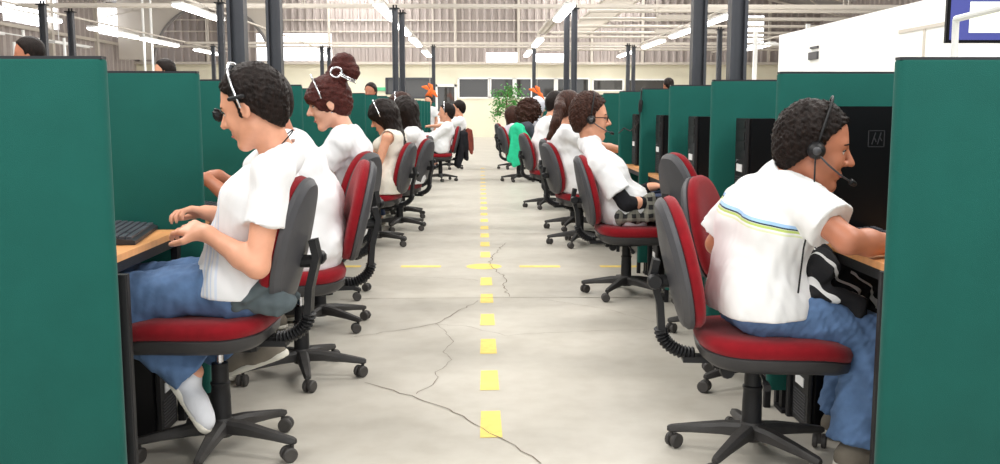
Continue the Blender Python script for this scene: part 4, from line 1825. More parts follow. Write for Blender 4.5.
def short_hair(J, thick=.011, front=.086, amp=.003, nape=-.085, topup=0.0):
    thick, amp = thick * .6, amp * .45
    b = Blob((J['H'].x, J['H'].y, 0))
    S = J['hd'][4]
    R = HR(J)
    b.ell(HP(J, -.018, 0, .035 + topup / 2), ((.097 + thick) * S, (.076 + thick * .8) * S, (.093 + thick + topup) * S), R, .01)
    b.ell(HP(J, -.045, 0, -.01), ((.058 + thick) * S, (.062 + thick * .5) * S, (.088) * S), R, .03)
    c, f, l, u, S = J['hd']
    n = (f * .80 - u * .60).normalized()
    b.clip(n, HP(J, .046, 0, .066))
    b.clip(-u, HP(J, 0, 0, nape))
    b.clip(f, HP(J, front, 0, 0))
    # keep the ears free
    for sg in (1, -1):
        b.ell(HP(J, .010, .082 * sg, -.022), (.030 * S, .022 * S, .040 * S), R, .006, sub=True)
    for sg in (1, -1):
        b.cone(HP(J, .010, .070 * sg, .03), HP(J, .012, .073 * sg, -.020), .012 * S, .006 * S, .01)
    b.disp(amp * .9, 130, 3, (1, 1, .6))
    b.disp(amp * .8, 420, 5, (1, 1, .35))
    return b


def sleeve(b, J, q, g, frac=.62, flare=.014, k=.035, cut=True):
    s = J['s']
    a, e = J['sh' + q], J['el' + q]
    p = a.lerp(e, frac)
    b.cone(a, p, .053 * s + g, .050 * s + g + flare, k, end=0.0 if cut else None)


def shirt(J, g=.012, low=.012, frac=.62, flare=.014, seed=1, hem=.09, female=False, amp=.005, belly=0.0, longs=False, collar=False, neckr=.062, nosleeve=False, back=.0):
    b = Blob((J['H'].x, J['H'].y, 0))
    s = J['s']
    torso(b, J, g, .04, low=low, female=female, belly=belly)
    # hem skirt around the hips
    H = J['H']
    for sg in (1, -1):
        b.cone(H + J['l'] * .06 * s * sg + J['f'] * .0, H + J['l'] * .07 * s * sg - V(0, 0, hem) * .6 + J['f'] * .015, (.115 + low) * s + g, (.112 + low) * s + g, .04)
        if nosleeve:
            continue
        q = 'L' if sg > 0 else 'R'
        if longs:
            b.cone(J['sh' + q], J['el' + q], .053 * s + g, .042 * s + g, .035)
            b.cone(J['el' + q], J['wr' + q], .042 * s + g, .028 * s + g, .025, end=-.012)
        else:
            sleeve(b, J, q, g, frac, flare)
    b.disp(amp, 20, seed, (1, 1, .9))
    b.disp(amp * .5, 48, seed + 11, (1, 1, .7))
    # open neck
    nk, up = J['neck'], J['up']
    hc = HP(J, -.02, 0, -.05)
    b.cone(nk - up * .005 + J['tf'] * .01, nk + (hc - nk).normalized() * .2, neckr * s, neckr * s, .008, sub=True)
    if collar:
        d = (hc - nk).normalized()
        b.cone(nk + up * .0, nk + d * .035, neckr * s + .010, neckr * s + .006, .01, end=0)
        b.cone(nk - d * .01, nk + d * .2, neckr * s - .002, neckr * s - .002, .004, sub=True)
    dn = (J['mid'] - H).normalized()
    b.clip(-dn, H - dn * hem * s)
    b.clip(V(0, 0, -1), V(0, 0, J.get('seatz', .455) + .003))
    if nosleeve:
        for q in 'LR':
            b.cone(J['sh' + q] + J['up'] * .0, J['sh' + q] + J['tl'] * (.2 if q == 'L' else -.2), .060 * s, .09 * s, .012, sub=True)
    return b


def trousers(J, g=.012, seed=4, amp=.005, hemf=.93, flare=.006, low=.0):
    b = Blob((J['H'].x, J['H'].y, 0))
    s = J['s']
    H, mid = J['H'], J['mid']
    b.cone(H + J['l'] * .065 * s, H - J['l'] * .065 * s, .116 * s, None, .04)
    for q in 'LR':
        b.cone(J['hip' + q].lerp(J['kn' + q], .04), J['kn' + q], .080 * s + g * .8, .062 * s + g, .04)
        e = J['kn' + q].lerp(J['an' + q], hemf)
        b.cone(J['kn' + q], e, .060 * s + g, .050 * s + g + flare, .03, end=0)
    b.disp(amp, 24, seed)
    b.disp(amp * .6, 55, seed + 5)
    if H.z < .8:
        b.clip(V(0, 0, -1), V(0, 0, .457 if False else 0.02))
    return b


def shoe(J, q, par, m, h=.006, k=.9):
    o0 = V(J['H'].x, J['H'].y, 0)
    a, t = J['an' + q], J['to' + q]
    d = (t - a)
    upv = J.get('soleup' + q, V(0, 0, 1))
    d = (d - upv * d.dot(upv)).normalized()
    s = J['s'] * k
    sole0 = a - upv * .085 * s
    b = Blob(o0)
    b.cone(a - upv * .02 * s, sole0 + upv * .04 * s - d * .02 * s, .046 * s, .046 * s, .03)
    b.cone(sole0 + upv * .04 * s, sole0 + d * .15 * s + upv * .028 * s, .047 * s, .036 * s, .03)
    b.cone(sole0 + d * .10 * s + upv * .03 * s, sole0 + d * .175 * s + upv * .022 * s, .044 * s, .036 * s, .03)
    b.clip(-upv, sole0 + upv * .012)
    b.clip(upv, a + upv * .02)
    o = blob_obj('shoe', b, h, m, par)
    b = Blob(o0)
    side = d.cross(upv)
    b.cone(sole0 - d * .02 * s + upv * .012, sole0 + d * .175 * s + upv * .012, .050 * s, .042 * s, .01)
    b.clip(upv, sole0 + upv * .024)
    b.clip(-upv, sole0 + upv * .0)
    blob_obj('sole', b, h, M['sole'], o)
    return o


def person(J, label, skin, hair, hairm, top=None, topm=None, pants=None, pantsm=None, shoem=None, h=.008, female=False, group=None, face=True, topname='shirt', extras=None):
    o0 = V(J['H'].x, J['H'].y, 0)
    J['hairm'] = hairm
    p = blob_obj('person', body(J, female=female), h, skin, loc=o0)
    tag(p, label, 'person', group)
    if hair:
        blob_obj('hair', hair, .0042 if h < .008 else h, hairm, p)
    if top:
        blob_obj(topname, top, h, topm, p)
    if pants:
        blob_obj('trousers', pants, h, pantsm, p)
    if shoem:
        for q in 'LR':
            shoe(J, q, p, shoem[q] if isinstance(shoem, dict) else shoem, h)
    if face:
        eyes(J, p, h)
    return p


def headset(J, side, label, boom=True, band=None, cup=True, wire=None, foam=False):
    """side: +1 ear cup on the wearer's left, -1 on the right"""
    S = J['hd'][4]
    c = HP(J, 0, 0, 0)
    t = empty('headset', c)
    tag(t, label, 'headset', 'headsets')
    mb = MB()
    pts = []
    for k in range(17):
        a = PI * k / 16
        pts.append(HP(J, -.002 + .012 * math.sin(a), .098 * math.cos(a), .0 + .152 * math.sin(a) ** .8) - c)
    mb.tube(pts, 1, 6, flat=(.0075 * S, .0025 * S) if False else (.006 * S, .004 * S))
    mb.build('headband', band or M['black'], t, True)
    for sg in ((side,) if cup else ()):
        R = HR(J)
        b = Blob(c)
        b.cone(HP(J, .0, .086 * sg, -.004), HP(J, .0, .098 * sg, -.004), .026 * S, .024 * S, .004)
        blob_obj('ear_cushion', b, .004, M['black'], t)
        b = Blob(c)
        b.cone(HP(J, .0, .102 * sg, -.004), HP(J, .0, .112 * sg, -.004), .016 * S, .014 * S, .004)
        blob_obj('ear_cap', b, .004, M['shell'], t)
    if boom:
        mb = MB()
        P = [HP(J, .0, .112 * side, -.008), HP(J, .04, .110 * side, -.035), HP(J, .085, .085 * side, -.058), HP(J, .118, .05 * side, -.07)]
        mb.tube([p - c for p in P], .0028 * S, 6)
        mb.build('microphone_boom', M['shell'], t, True)
        b = Blob(c)
        b.cone(P[-1], P[-1] + (P[-1] - P[-2]).normalized() * .016, .009 * S, .008 * S, .004)
        blob_obj('microphone', b, .003, M['black'], t)
    if wire:
        mb = MB()
        mb.tube([p - c for p in wire], .003, 6)
        mb.build('cable', M['black'], t, True)
    return t


def long_hair(J, length=.3, back=-.06, w=.07, amp=.006, side=.0, bangs=True, vol=.02, seed=2, lean=0.0, curl=False):
    b = Blob((J['H'].x, J['H'].y, 0))
    S = J['hd'][4]
    R = HR(J)
    b.ell(HP(J, -.012, 0, .036), ((.097 + vol) * S, (.078 + vol) * S, (.095 + vol) * S), R, .01)
    top = HP(J, -.05, 0, .02)
    dn = V(0, 0, -1)
    bk = -J['tf']
    e = top + dn * length + bk * (.02 + lean) 
    sd = J['tl']
    for sg in (-1, 0, 1):
        b.cone(top + sd * .055 * sg * S, e + sd * w * .8 * sg, .062 * S, w * .55, .05)
    b.cone(HP(J, -.02, .07, -.02), HP(J, -.02, .07, -.02) + dn * length * .75 + bk * .05, .035, .03, .04)
    b.cone(HP(J, -.02, -.07, -.02), HP(J, -.02, -.07, -.02) + dn * length * .75 + bk * .05, .035, .03, .04)
    if bangs:
        b.cone(HP(J, .070, .045, .055), HP(J, .074, -.045, .055), .022 * S, None, .03)
    b.ell(HP(J, .118, 0, -.085), (.085 * S, .085 * S, .125 * S), R, .01, sub=True)
    b.disp(amp, 60 if curl else 110, seed, (1, 1, 1) if curl else (1, 1, .35))
    b.disp(amp * .5, 150 if curl else 260, seed + 3, (1, 1, 1) if curl else (1, 1, .3))
    return b


def silver_band(J, p, x=.02):
    o0 = V(J['H'].x, J['H'].y, 0)
    mb = MB()
    mb.tube([HP(J, x, .105 * math.cos(a), .02 + .138 * math.sin(a)) - o0 for a in [PI * k / 16 for k in range(17)]], .006, 6)
    mb.build('hairband', M['silver'], p, True)


def put_head(J, tgt, keep=.7):
    c, f, l, u, S = J['hd']
    dv = tgt - c
    J['neck'] = J['neck'] + dv
    for k_ in ('chest', 'shL', 'shR'):
        J[k_] = J[k_] + dv * keep
    J['mid'] = J['mid'] + dv * keep * .5
    J['hd'] = (tgt, f, l, u, S)
    J['up'] = (J['neck'] - J['chest']).normalized()
    for q, sg in (('L', 1), ('R', -1)):
        J['el' + q], J['wr' + q] = ik(J['sh' + q], J['wr' + q], .28 * J['s'], .25 * J['s'], V(0, 0, -1) + J['l'] * sg * .35 - J['f'] * .25)
        J['fi' + q] = J['wr' + q] + J['f'] * .1


# ================================================================== the people, nearest first
# --- young man looking down, left
J = seated(-.80, 3.24, 180, lean=-.10, s=1.03, slump=.38)
J['mid'] = at(245, 245, 3.24)
J['chest'] = at(262, 200, 3.24)
J['neck'] = at(283, 152, 3.24)
J['up'] = (J['neck'] - J['chest']).normalized()
J['H'] = V(at(243, 285, 3.24).x, 3.24, .605)
H = J['H']
J['shL'] = at(272, 176, 3.06)
J['shR'] = at(262, 170, 3.42)
J['elL'] = at(257, 266, 3.00)
J['wrL'] = at(208, 234, 3.05)
J['fiL'] = at(170, 222, 3.13)
J['elR'] = at(236, 248, 3.50)
J['wrR'] = at(214, 214, 3.42)
J['fiR'] = at(180, 208, 3.36)
J['curl'] = .75
J['seatz'] = .525
J['pnL'] = V(-.2, .55, -.8)
J['pnR'] = V(-.2, -.35, -.9)
J['hipL'], J['hipR'] = H + V(0, -.09, 0), H + V(0, .09, 0)
J['knL'], J['knR'] = V(-1.255, 3.15, .56), V(-1.25, 3.38, .56)
J['anL'], J['anR'] = at(193, 372, 3.17), at(232, 352, 3.42)
J['toL'], J['toR'] = at(178, 408, 3.15), at(272, 366, 3.40)
J['soleupL'] = V(.75, 0, .55).normalized()
J['soleupR'] = V(-.35, 0, .93).normalized()
head_frame(J, pitch=.36, yaw=-.14, S=1.06)
c, f, l, u, S = J['hd']
J['hd'] = (at(252, 108, 3.22), f, l, u, S)
M['teeprint'] = banded('printed_cotton', (236, 236, 238), (0, 0, 0), (1, 0, 0), [(-.085, -.078, (214, 222, 240)), (-.07, -.062, (206, 216, 236)), (-.055, -.050, (214, 222, 240)), (-.04, -.032, (218, 226, 242))], fdir=((0, 0, -1), -.92))
g = shirt(J, g=.006, low=.004, frac=.56, flare=.008, seed=3, hem=.03, amp=.006, belly=.0)
p = person(J, 'young man with short dark hair and white t-shirt looking down at his phone-like hands over the keyboard', M['skin'],
           short_hair(J, .020, .088, .007, nape=-.088), M['hairb'], g, M['teeprint'], trousers(J, seed=2, hemf=1.0, flare=.02), M['jeans'], dict(L=M['shoew'], R=M['shoe']), h=.0055)
p['label'] = 'young man in white t-shirt and blue jeans with head bowed over the left keyboard'
J1 = J
mb = MB()
o0 = V(H.x, H.y, 0)
nk = J['neck']
ax = (HP(J, -.022, 0, -.05) - nk).normalized()
e1 = ax.cross(V(0, 1, 0)).normalized()
e2 = ax.cross(e1)
mb.tube([nk + ax * (.028 - .02 * math.cos(a)) + (e1 * math.cos(a) + e2 * math.sin(a)) * .066 - o0 for a in [2 * PI * k / 24 for k in range(25)]], .0022, 5)
mb.build('necklace', M['dark'], p)
t = headset(J, 1, 'thin headset with silver band and short black pad on the bowed young man', boom=False, band=M['silver'], cup=False)
c = HP(J, 0, 0, 0)
b = Blob(c)
b.cone(HP(J, -.020, .096, .030), HP(J, .022, .096, .036), .0085, .0075, .004)
blob_obj('ear_cushion', b, .003, M['black'], t)
mb = MB()
mb.tube([HP(J, .0, -.096, .03) - c, HP(J, .07, -.085, .04) - c, HP(J, .115, -.03, .03) - c], .003, 6)
mb.build('microphone_boom', M['black'], t, True)
b = Blob(c)
b.ell(HP(J, .118, -.012, .020), (.017, .014, .024), HR(J), .004)
b.disp(.003, 260, 2)
blob_obj('microphone', b, .003, M['black'], t)
M['teeprint'].name = 'printed_cotton'
# grey jacket squeezed between him and the chair back
b = Blob()
b.cone(at(262, 288, 3.12), at(236, 300, 3.08), .05, .03, .03)
b.cone(at(262, 288, 3.12), at(285, 302, 3.10), .05, .035, .03)
b.cone(at(250, 296, 3.10), at(275, 306, 3.10), .04, .03, .03)
b.cone(at(262, 280, 3.25), at(285, 296, 3.30), .05, .045, .03)
b.disp(.012, 34, 8)
b.clip(V(0, 0, -1), V(0, 0, .51))
o = blob_obj('jacket', b, .007, M['greyc'])
tag(o, 'slate grey jacket bunched on the seat behind the bowed young man', 'jacket')

# --- second person in white, head hidden behind the first
J = seated(-.75, 4.22, 180, seat=.505, lean=-.05, s=1.03, slump=.3, handL=(.40, .12, .27), handR=(.40, -.06, .27))
head_frame(J, pitch=.35, yaw=0, S=1.08)
put_head(J, at(264, 104, 4.22), .8)
p = person(J, 'person in white largely hidden behind the bowed young man, tanned hands typing', M['skin2'],
           short_hair(J, .018), M['hairb'], shirt(J, seed=8, hem=.11, belly=.02, flare=.02), M['tee'], trousers(J, seed=6), M['jeansd'], M['shoe'], h=.008, face=False)

# --- woman with the bun
J = seated(-.74, 5.2, 180, seat=.505, lean=.02, s=1.02, slump=.40)
head_frame(J, pitch=.28, yaw=.18, S=1.10)
c, f, l, u, S = J['hd']
tgt = at(329, 104, 5.2)
dv = tgt - c
for k_ in ('neck', 'chest', 'shL', 'shR'):
    J[k_] = J[k_] + dv * (1.0 if k_ == 'neck' else .8)
J['mid'] = J['mid'] + dv * .4
J['hd'] = (tgt, f, l, u, S)
for q, sg in (('L', 1), ('R', -1)):
    J['el' + q], J['wr' + q] = ik(J['sh' + q], J['H'] + J['f'] * .40 + J['l'] * .1 * sg + V(0, 0, .24), .28, .25, V(0, 0, -1) + J['l'] * sg * .3 - J['f'] * .2)
    J['fi' + q] = J['wr' + q] + J['f'] * .1
R = HR(J)
hb = short_hair(J, .020, .10, .003, nape=-.07)
hb2 = Blob((J['H'].x, J['H'].y, 0))
hb2.ell(HP(J, -.014, 0, .040), (.107 * S, .088 * S, .103 * S), R, .01)
hb2.ell(HP(J, -.05, 0, -.015), (.062 * S, .066 * S, .07 * S), R, .03)
hb2.cone(HP(J, .075, .045, .055), HP(J, .078, -.045, .055), .024 * S, None, .03)
hb2.cone(HP(J, .072, .062, .05), HP(J, .05, .070, -.01), .014 * S, .008 * S, .02)
hb2.cone(HP(J, -.07, 0, .12), HP(J, -.10, 0, .15), .045 * S, .05 * S, .02)
hb2.ell(HP(J, -.125, 0, .16), (.058 * S, .052 * S, .062 * S), R, .01)
hb2.ell(HP(J, -.15, .02, .12), (.04 * S, .035 * S, .045 * S), R, .015)
hb2.ell(HP(J, .118, 0, -.085), (.08 * S, .12 * S, .115 * S), R, .01, sub=True)
hb2.ell(HP(J, .060, .098, -.065), (.05 * S, .04 * S, .07 * S), R, .01, sub=True)
hb2.ell(HP(J, .060, -.098, -.065), (.05 * S, .04 * S, .07 * S), R, .01, sub=True)
for sg in (1, -1):
    hb2.ell(HP(J, .004, .088 * sg, -.018), (.026 * S, .02 * S, .036 * S), R, .006, sub=True)
hb2.disp(.004, 130, 9)
hb2.disp(.002, 300, 4)
p = person(J, 'woman in a white t-shirt with auburn hair gathered in a high bun', M['skin3'], hb2, M['hairr'],
           shirt(J, g=.012, low=.0, seed=12, hem=.1, female=True, frac=.5, flare=.015), M['tee'], trousers(J, seed=9), M['jeansd'], M['shoe'], h=.007, female=True)
o0 = V(J['H'].x, J['H'].y, 0)
mb = MB()
mb.tube([HP(J, .03 + .012 * math.sin(a), .102 * math.cos(a), .035 + .122 * math.sin(a)) - o0 for a in [PI * k / 16 for k in range(17)]], .0048, 6)
mb.build('hairband', M['silver'], p, True)
mb = MB()
cc = HP(J, -.075, .055, .135)
ring = []
for k in range(17):
    a = 2 * PI * k / 16
    ring.append(cc + J['hd'][1] * .030 * math.cos(a) + J['hd'][3] * .026 * math.sin(a) + J['hd'][2] * .02 - o0)
mb.tube(ring, .006, 6)
for dz in (0, .012):
    mb.tube([HP(J, -.09, .075, .115 + dz) - o0, HP(J, -.12, .078, .085 + dz) - o0, HP(J, -.15, .07, .06 + dz) - o0], .0045, 6)
mb.build('hair_clip', M['silver'], p, True)
mb = MB()
mb.lathe([(0, 0), (.004, .002), (.004, .006), (0, .008)], tuple(HP(J, .004, .086, -.045) - o0), 8)
mb.build('earring', M['silver'], p, True)


# --- long haired woman in the sleeveless top
J = seated(-.80, 8.35, 176, lean=-.02, s=1.02, slump=.30, handL=(.30, .12, .12), handR=(.42, -.1, .25))
head_frame(J, pitch=.42, yaw=.15, S=1.12)
put_head(J, at(384, 118, 8.35), .6)
lh = long_hair(J, .36, w=.085, seed=6, lean=.10)
p = person(J, 'woman with long straight black hair in a cream sleeveless top', M['skin'], lh, M['hairb'],
           shirt(J, g=.012, low=.012, seed=22, hem=.14, female=True, nosleeve=True, amp=.006), M['cream'], trousers(J, seed=9), M['dark'], M['dark'], h=.009, female=True, topname='sleeveless_top')
silver_band(J, p)
b = Blob()
q = at(371, 182, 8.1)
b.ell(q, (.09, .08, .07), None, .03)
b.ell(q + V(.05, .0, -.05), (.07, .07, .06), None, .03)
b.disp(.012, 40, 3)
b.clip(V(0, 0, -1), V(0, 0, .60))
tag(blob_obj('handbag', b, .01, M['orange']), 'small orange cloth bag in the lap of the woman in the sleeveless top', 'bag')

# --- dark haired woman behind her
J = seated(-.68, 9.45, 176, lean=.05, s=1.0, slump=.3)
head_frame(J, pitch=.35, yaw=-.5, S=1.12)
put_head(J, at(405, 114, 9.45), .8)
p = person(J, 'woman in white with long black pinned hair, behind the sleeveless woman', M['skin'], long_hair(J, .32, w=.09, seed=16, lean=.08, vol=.03, bangs=False), M['hairb'],
           shirt(J, seed=25, hem=.1, female=True), M['tee'], trousers(J, seed=9), M['jeansd'], M['shoe'], h=.011, female=True, face=False)
silver_band(J, p)
# --- brown haired person beyond
J = seated(-.72, 10.5, 178, lean=.05, s=1.03, slump=.25)
head_frame(J, pitch=.15, yaw=0, S=1.15)
put_head(J, at(400, 108, 10.5), .8)
p = person(J, 'person with brown hair just showing above the black haired woman on the left', M['skin'], long_hair(J, .3, w=.08, seed=36, vol=.025, bangs=False), M['hairbr'],
           shirt(J, seed=35, hem=.1), M['tee'], trousers(J, seed=9), M['jeansd'], M['shoe'], h=.013, face=False)
silver_band(J, p)

# --- man in white at the far left with the black jacket on his chair
J = seated(-.66, 15.8, 180, lean=-.12, s=1.12, slump=.05, handL=(.36, .12, .16), handR=(.38, -.1, .18))
head_frame(J, pitch=.02, yaw=0, S=1.22)
put_head(J, at(446, 113, 15.8), .9)
p = person(J, 'man in a white long sleeved shirt sitting upright at the far left', M['skin'], short_hair(J, .025, .09, .006), M['hairb'],
           shirt(J, seed=45, hem=.1, longs=True), M['tee'], trousers(J, seed=9), M['jeansd'], M['dark'], h=.014)
silver_band(J, p)
J = seated(-.50, 18.9, 180, lean=-.05, s=1.12, slump=.05)
head_frame(J, pitch=.1, yaw=0, S=1.22)
put_head(J, at(458, 109, 18.9), .9)
person(J, 'dark haired person in white behind the far upright man', M['skin'], short_hair(J, .03, .09, .006), M['hairb'],
       shirt(J, seed=45, hem=.1), M['tee'], trousers(J, seed=9), M['jeansd'], M['dark'], h=.018, face=False)


def draped(name, pts, r, m, label, seed=1, h=.012, amp=.012, freq=26):
    b = Blob()
    for a, c in pts:
        b.cone(a, c, r, r * .9, .04)
    b.disp(amp, freq, seed, (1, 1, .3))
    o = blob_obj(name, b, h, m)
    return tag(o, label, 'jacket')


Yq = 15.7
draped('jacket', [(at(463, 134, Yq), at(459, 166, Yq)), (at(465, 134, Yq), at(466, 158, Yq + .1)), (at(461, 134, Yq + .3), at(457, 164, Yq + .3))], .05, M['dark'],
       'black jacket hanging on the back of the far left chair')
Yq = 18.8
draped('jacket', [(at(469, 131, Yq), at(471, 152, Yq)), (at(470, 131, Yq + .2), at(472, 150, Yq + .2)), (at(468, 131, Yq), at(469, 148, Yq))], .05, M['brownj'],
       'brown jacket hanging on the chair behind the black jacket')

# ================================================================== right row
# --- man in the polo shirt
J = seated(.90, 3.16, 28, lean=.35, s=1.04, slump=.35)
J['H'] = V(at(755, 320, 3.14).x, 3.14, .565)
H = J['H']
J['f'] = V(math.cos(.10), math.sin(.10), 0)
J['l'] = V(-J['f'].y, J['f'].x, 0)
J['tf'] = V(math.cos(.32), math.sin(.32), 0)
J['tl'] = V(-J['tf'].y, J['tf'].x, 0)
J['mid'] = at(756, 270, 3.14)
J['chest'] = at(766, 222, 3.12)
J['neck'] = at(782, 180, 3.12)
J['up'] = (J['neck'] - J['chest']).normalized()
J['shR'] = at(800, 200, 2.97)
J['shL'] = J['chest'] + J['up'] * .05 + J['tl'] * .205
J['elR'] = at(848, 241, 2.83)
J['wrR'] = at(912, 246, 2.93)
J['fiR'] = J['wrR'] + V(.09, .04, -.005)
J['pnR'] = V(0, 0, -1)
J['elL'] = at(722, 232, 3.42)
J['shL'] = at(742, 205, 3.36)
J['elL'] = at(717, 244, 3.46)
J['wrL'] = V(1.08, 3.44, .82)
J['fiL'] = J['wrL'] + V(.09, 0, -.01)
J['hipL'], J['hipR'] = H + J['l'] * .09, H - J['l'] * .09
J['knR'], J['knL'] = at(872, 338, 3.05), at(862, 335, 3.33)
J['anR'] = at(852, 470, 3.02)
J['anR'].z = .09
J['toR'] = J['anR'] + V(.13, .03, -.045)
J['anL'] = V(J['knL'].x - .06, 3.36, .09)
J['toL'] = J['anL'] + V(.13, .03, -.045)
head_frame(J, pitch=.22, yaw=-.60, S=1.10)
c, f, l, u, S = J['hd']
J['hd'] = (at(815, 148, 3.06), f, l, u, S)
J3 = J
sh = shirt(J, g=.010, low=.0, frac=.66, flare=.024, seed=31, hem=.045, amp=.006, belly=.006, collar=True)
pt = at(762, 216, 3.0) - V(H.x, H.y, 0)
M['polo'] = banded('polo_cotton', (236, 236, 236), tuple(pt), tuple((J['chest'] - J['mid']).normalized()),
                   [(-.014, -.004, (160, 198, 238)), (-.019, -.014, (40, 60, 70)), (-.028, -.020, (186, 206, 110)), (-.040, -.034, (222, 228, 190))], fdir=(tuple(J['tl']), -.10))
p = person(J, 'man in a white polo shirt with coloured stripe across the back, leaning to his keyboard', M['skin2'],
           short_hair(J, .020, .086, .009, nape=-.085), M['hairb'], sh, M['polo'], trousers(J, seed=52, flare=.016, hemf=.98, g=.014, amp=.006), M['jeans'], M['shoe'], h=.0055, topname='polo_shirt')
cr = HP(J, .0, -.112, -.02)
headset(J, -1, 'black headset with round ear cup and microphone on the man in the polo shirt',
        wire=[cr, cr + V(0, 0, -.10), cr + V(-.01, -.01, -.19), cr + V(-.035, -.03, -.28), cr + V(-.05, -.04, -.42)])
# jacket on his lap
b = Blob()
b.cone(at(815, 262, 3.2), at(850, 300, 3.2), .075, .06, .05)
b.cone(at(822, 262, 3.08), at(812, 288, 3.05), .05, .045, .04)
b.cone(at(815, 288, 3.05), at(858, 308, 3.02), .04, .035, .04)
b.cone(at(850, 275, 3.25), at(885, 300, 3.25), .06, .06, .04)
b.disp(.012, 30, 5)
o = blob_obj('jacket', b, .008, M['stripedj'])
tag(o, 'black jacket with white stripes bundled on the lap of the man in the polo shirt', 'jacket')

# --- man with glasses
J = seated(.93, 6.12, 8, lean=-.1, s=1.04, slump=.12, handL=(.47, .12, .26), handR=(.49, -.04, .26))
head_frame(J, pitch=.06, yaw=-.24, S=1.12)
put_head(J, at(591, 119, 6.12), .85)
J['mid'] = at(617, 206, 6.12)
J['chest'] = at(604, 172, 6.12)
J['neck'] = at(590, 141, 6.12)
J['up'] = (J['neck'] - J['chest']).normalized()
J['shR'] = at(599, 165, 5.94)
J['shL'] = at(600, 161, 6.3)
J['elR'] = at(626, 204, 5.90)
J['wrR'] = at(664, 202, 6.0)
J['fiR'] = J['wrR'] + V(.09, .03, -.01)
J['wrL'] = at(650, 187, 6.2)
J['elL'], J['wrL'] = ik(J['shL'], J['wrL'], .29, .26, V(0, .2, -1))
J['fiL'] = J['wrL'] + V(.09, -.02, .01)
p = person(J, 'man with glasses in a white shirt over long black sleeves in the right row', M['skin'],
           short_hair(J, .020, .088, .010, nape=-.08, topup=.012), M['hairbr'], shirt(J, seed=62, hem=.11, frac=.72, flare=.02, belly=.02, collar=True), M['tee'],
           trousers(J, seed=66), M['jeansd'], M['shoe'], h=.007)
o0 = V(J['H'].x, J['H'].y, 0)
b = Blob(o0)
for q in 'LR':
    b.cone(J['sh' + q].lerp(J['el' + q], .3), J['el' + q], .048, .046, .03)
    b.cone(J['el' + q], J['wr' + q], .046, .036, .02, end=-.005)
b.disp(.004, 40, 3)
blob_obj('black_sleeves', b, .008, M['dark'], p)
mb = MB()
for sg in (1, -1):
    ring = [HP(J, .096 - .004 * abs(math.cos(a)), (.032 + .022 * math.cos(a)) * sg, .008 + .015 * math.sin(a)) - o0 for a in [2 * PI * k / 16 for k in range(17)]]
    mb.tube(ring, .0026, 6)
    mb.tube([HP(J, .092, .054 * sg, .012) - o0, HP(J, .05, .080 * sg, .012) - o0, HP(J, .0, .084 * sg, .008) - o0], .0026, 6)
mb.tube([HP(J, .097, .010, .012) - o0, HP(J, .097, -.010, .012) - o0], .0025, 6)
mb.build('glasses', M['dark'], p, True)
headset(J, -1, 'black headset with boom microphone on the man with glasses')
b = Blob()
b.cone(at(622, 214, 5.95), at(640, 208, 5.95), .05, .045, .04)
b.cone(at(640, 200, 6.05), at(660, 205, 6.05), .05, .05, .04)
b.cone(at(620, 218, 5.92), at(655, 216, 5.92), .035, .035, .03)
b.cone(at(648, 200, 5.95), at(656, 214, 5.92), .045, .04, .03)
b.disp(.014, 36, 7)
b.clip(V(0, 0, -1), V(0, 0, .457))
o = blob_obj('shirt_bundle', b, .008, M['plaid'])
tag(o, 'black and white plaid shirt crumpled in the lap of the man with glasses', 'shirt')

# --- ponytail woman
J = seated(.84, 8.35, 10, lean=.05, s=1.05, slump=.15)
head_frame(J, pitch=.10, yaw=.3, S=1.15)
put_head(J, at(570, 109, 8.35), .85)
b = short_hair(J, .024, .09, .005, nape=-.07)
bb = Blob((J['H'].x, J['H'].y, 0))
bb.ops = [o_ for o_ in b.ops if o_[0] != 'disp']
a0, a1, a2 = HP(J, -.09, 0, .06), at(560, 108, 8.12), at(549, 138, 8.02)
p = person(J, 'woman in white with a long brown ponytail, behind the man with glasses', M['skin'], b, M['hairbr'],
           shirt(J, seed=72, hem=.1, belly=.03), M['tee'], trousers(J, seed=9), M['jeansd'], M['shoe'], h=.010, female=False, face=False)
bb = Blob((J['H'].x, J['H'].y, 0))
bb.cone(a0, a1, .045, .045, .04)
bb.cone(a1, at(556, 122, 8.04), .045, .042, .03)
bb.cone(at(556, 122, 8.04), a2, .042, .022, .03)
bb.disp(.006, 90, 3, (1, 1, .3))
blob_obj('ponytail', bb, .009, M['hairbr'], p)

# --- man in white in front of her (further along)
J = seated(.80, 11.5, 8, lean=.12, s=1.08, slump=.3)
head_frame(J, pitch=.2, yaw=0, S=1.2)
put_head(J, at(557, 105, 11.5), .8)
person(J, 'person in white with short black hair between the ponytail woman and the curly one', M['skin'], short_hair(J, .022, .09, .005), M['hairb'],
       shirt(J, seed=82, hem=.1, belly=.03), M['tee'], trousers(J, seed=9), M['jeansd'], M['shoe'], h=.012, face=False)

# --- curly woman
J = seated(.66, 15.75, 12, lean=.1, s=1.12, slump=.15)
head_frame(J, pitch=.1, yaw=.2, S=1.25)
put_head(J, at(529, 114, 15.75), .85)
person(J, 'woman with big curly brown hair in a dark grey jacket in the right row', M['skin'], long_hair(J, .26, w=.15, seed=46, vol=.07, bangs=False, amp=.03, curl=True), M['hairbr'],
       shirt(J, seed=84, hem=.1, longs=True, g=.03), M['greyd'], trousers(J, seed=9), M['jeansd'], M['dark'], h=.014, face=False)
Yq = 15.5
draped('jacket', [(at(515, 129, Yq), at(510, 160, Yq)), (at(519, 127, Yq), at(514, 165, Yq)), (at(523, 128, Yq), at(519, 162, Yq)), (at(513, 128, Yq + .2), at(508, 150, Yq + .2)), (at(517, 127, Yq), at(528, 140, Yq - .1))], .055, M['greenj'],
       'mint green jacket hanging over a chair back in the right row', seed=4)
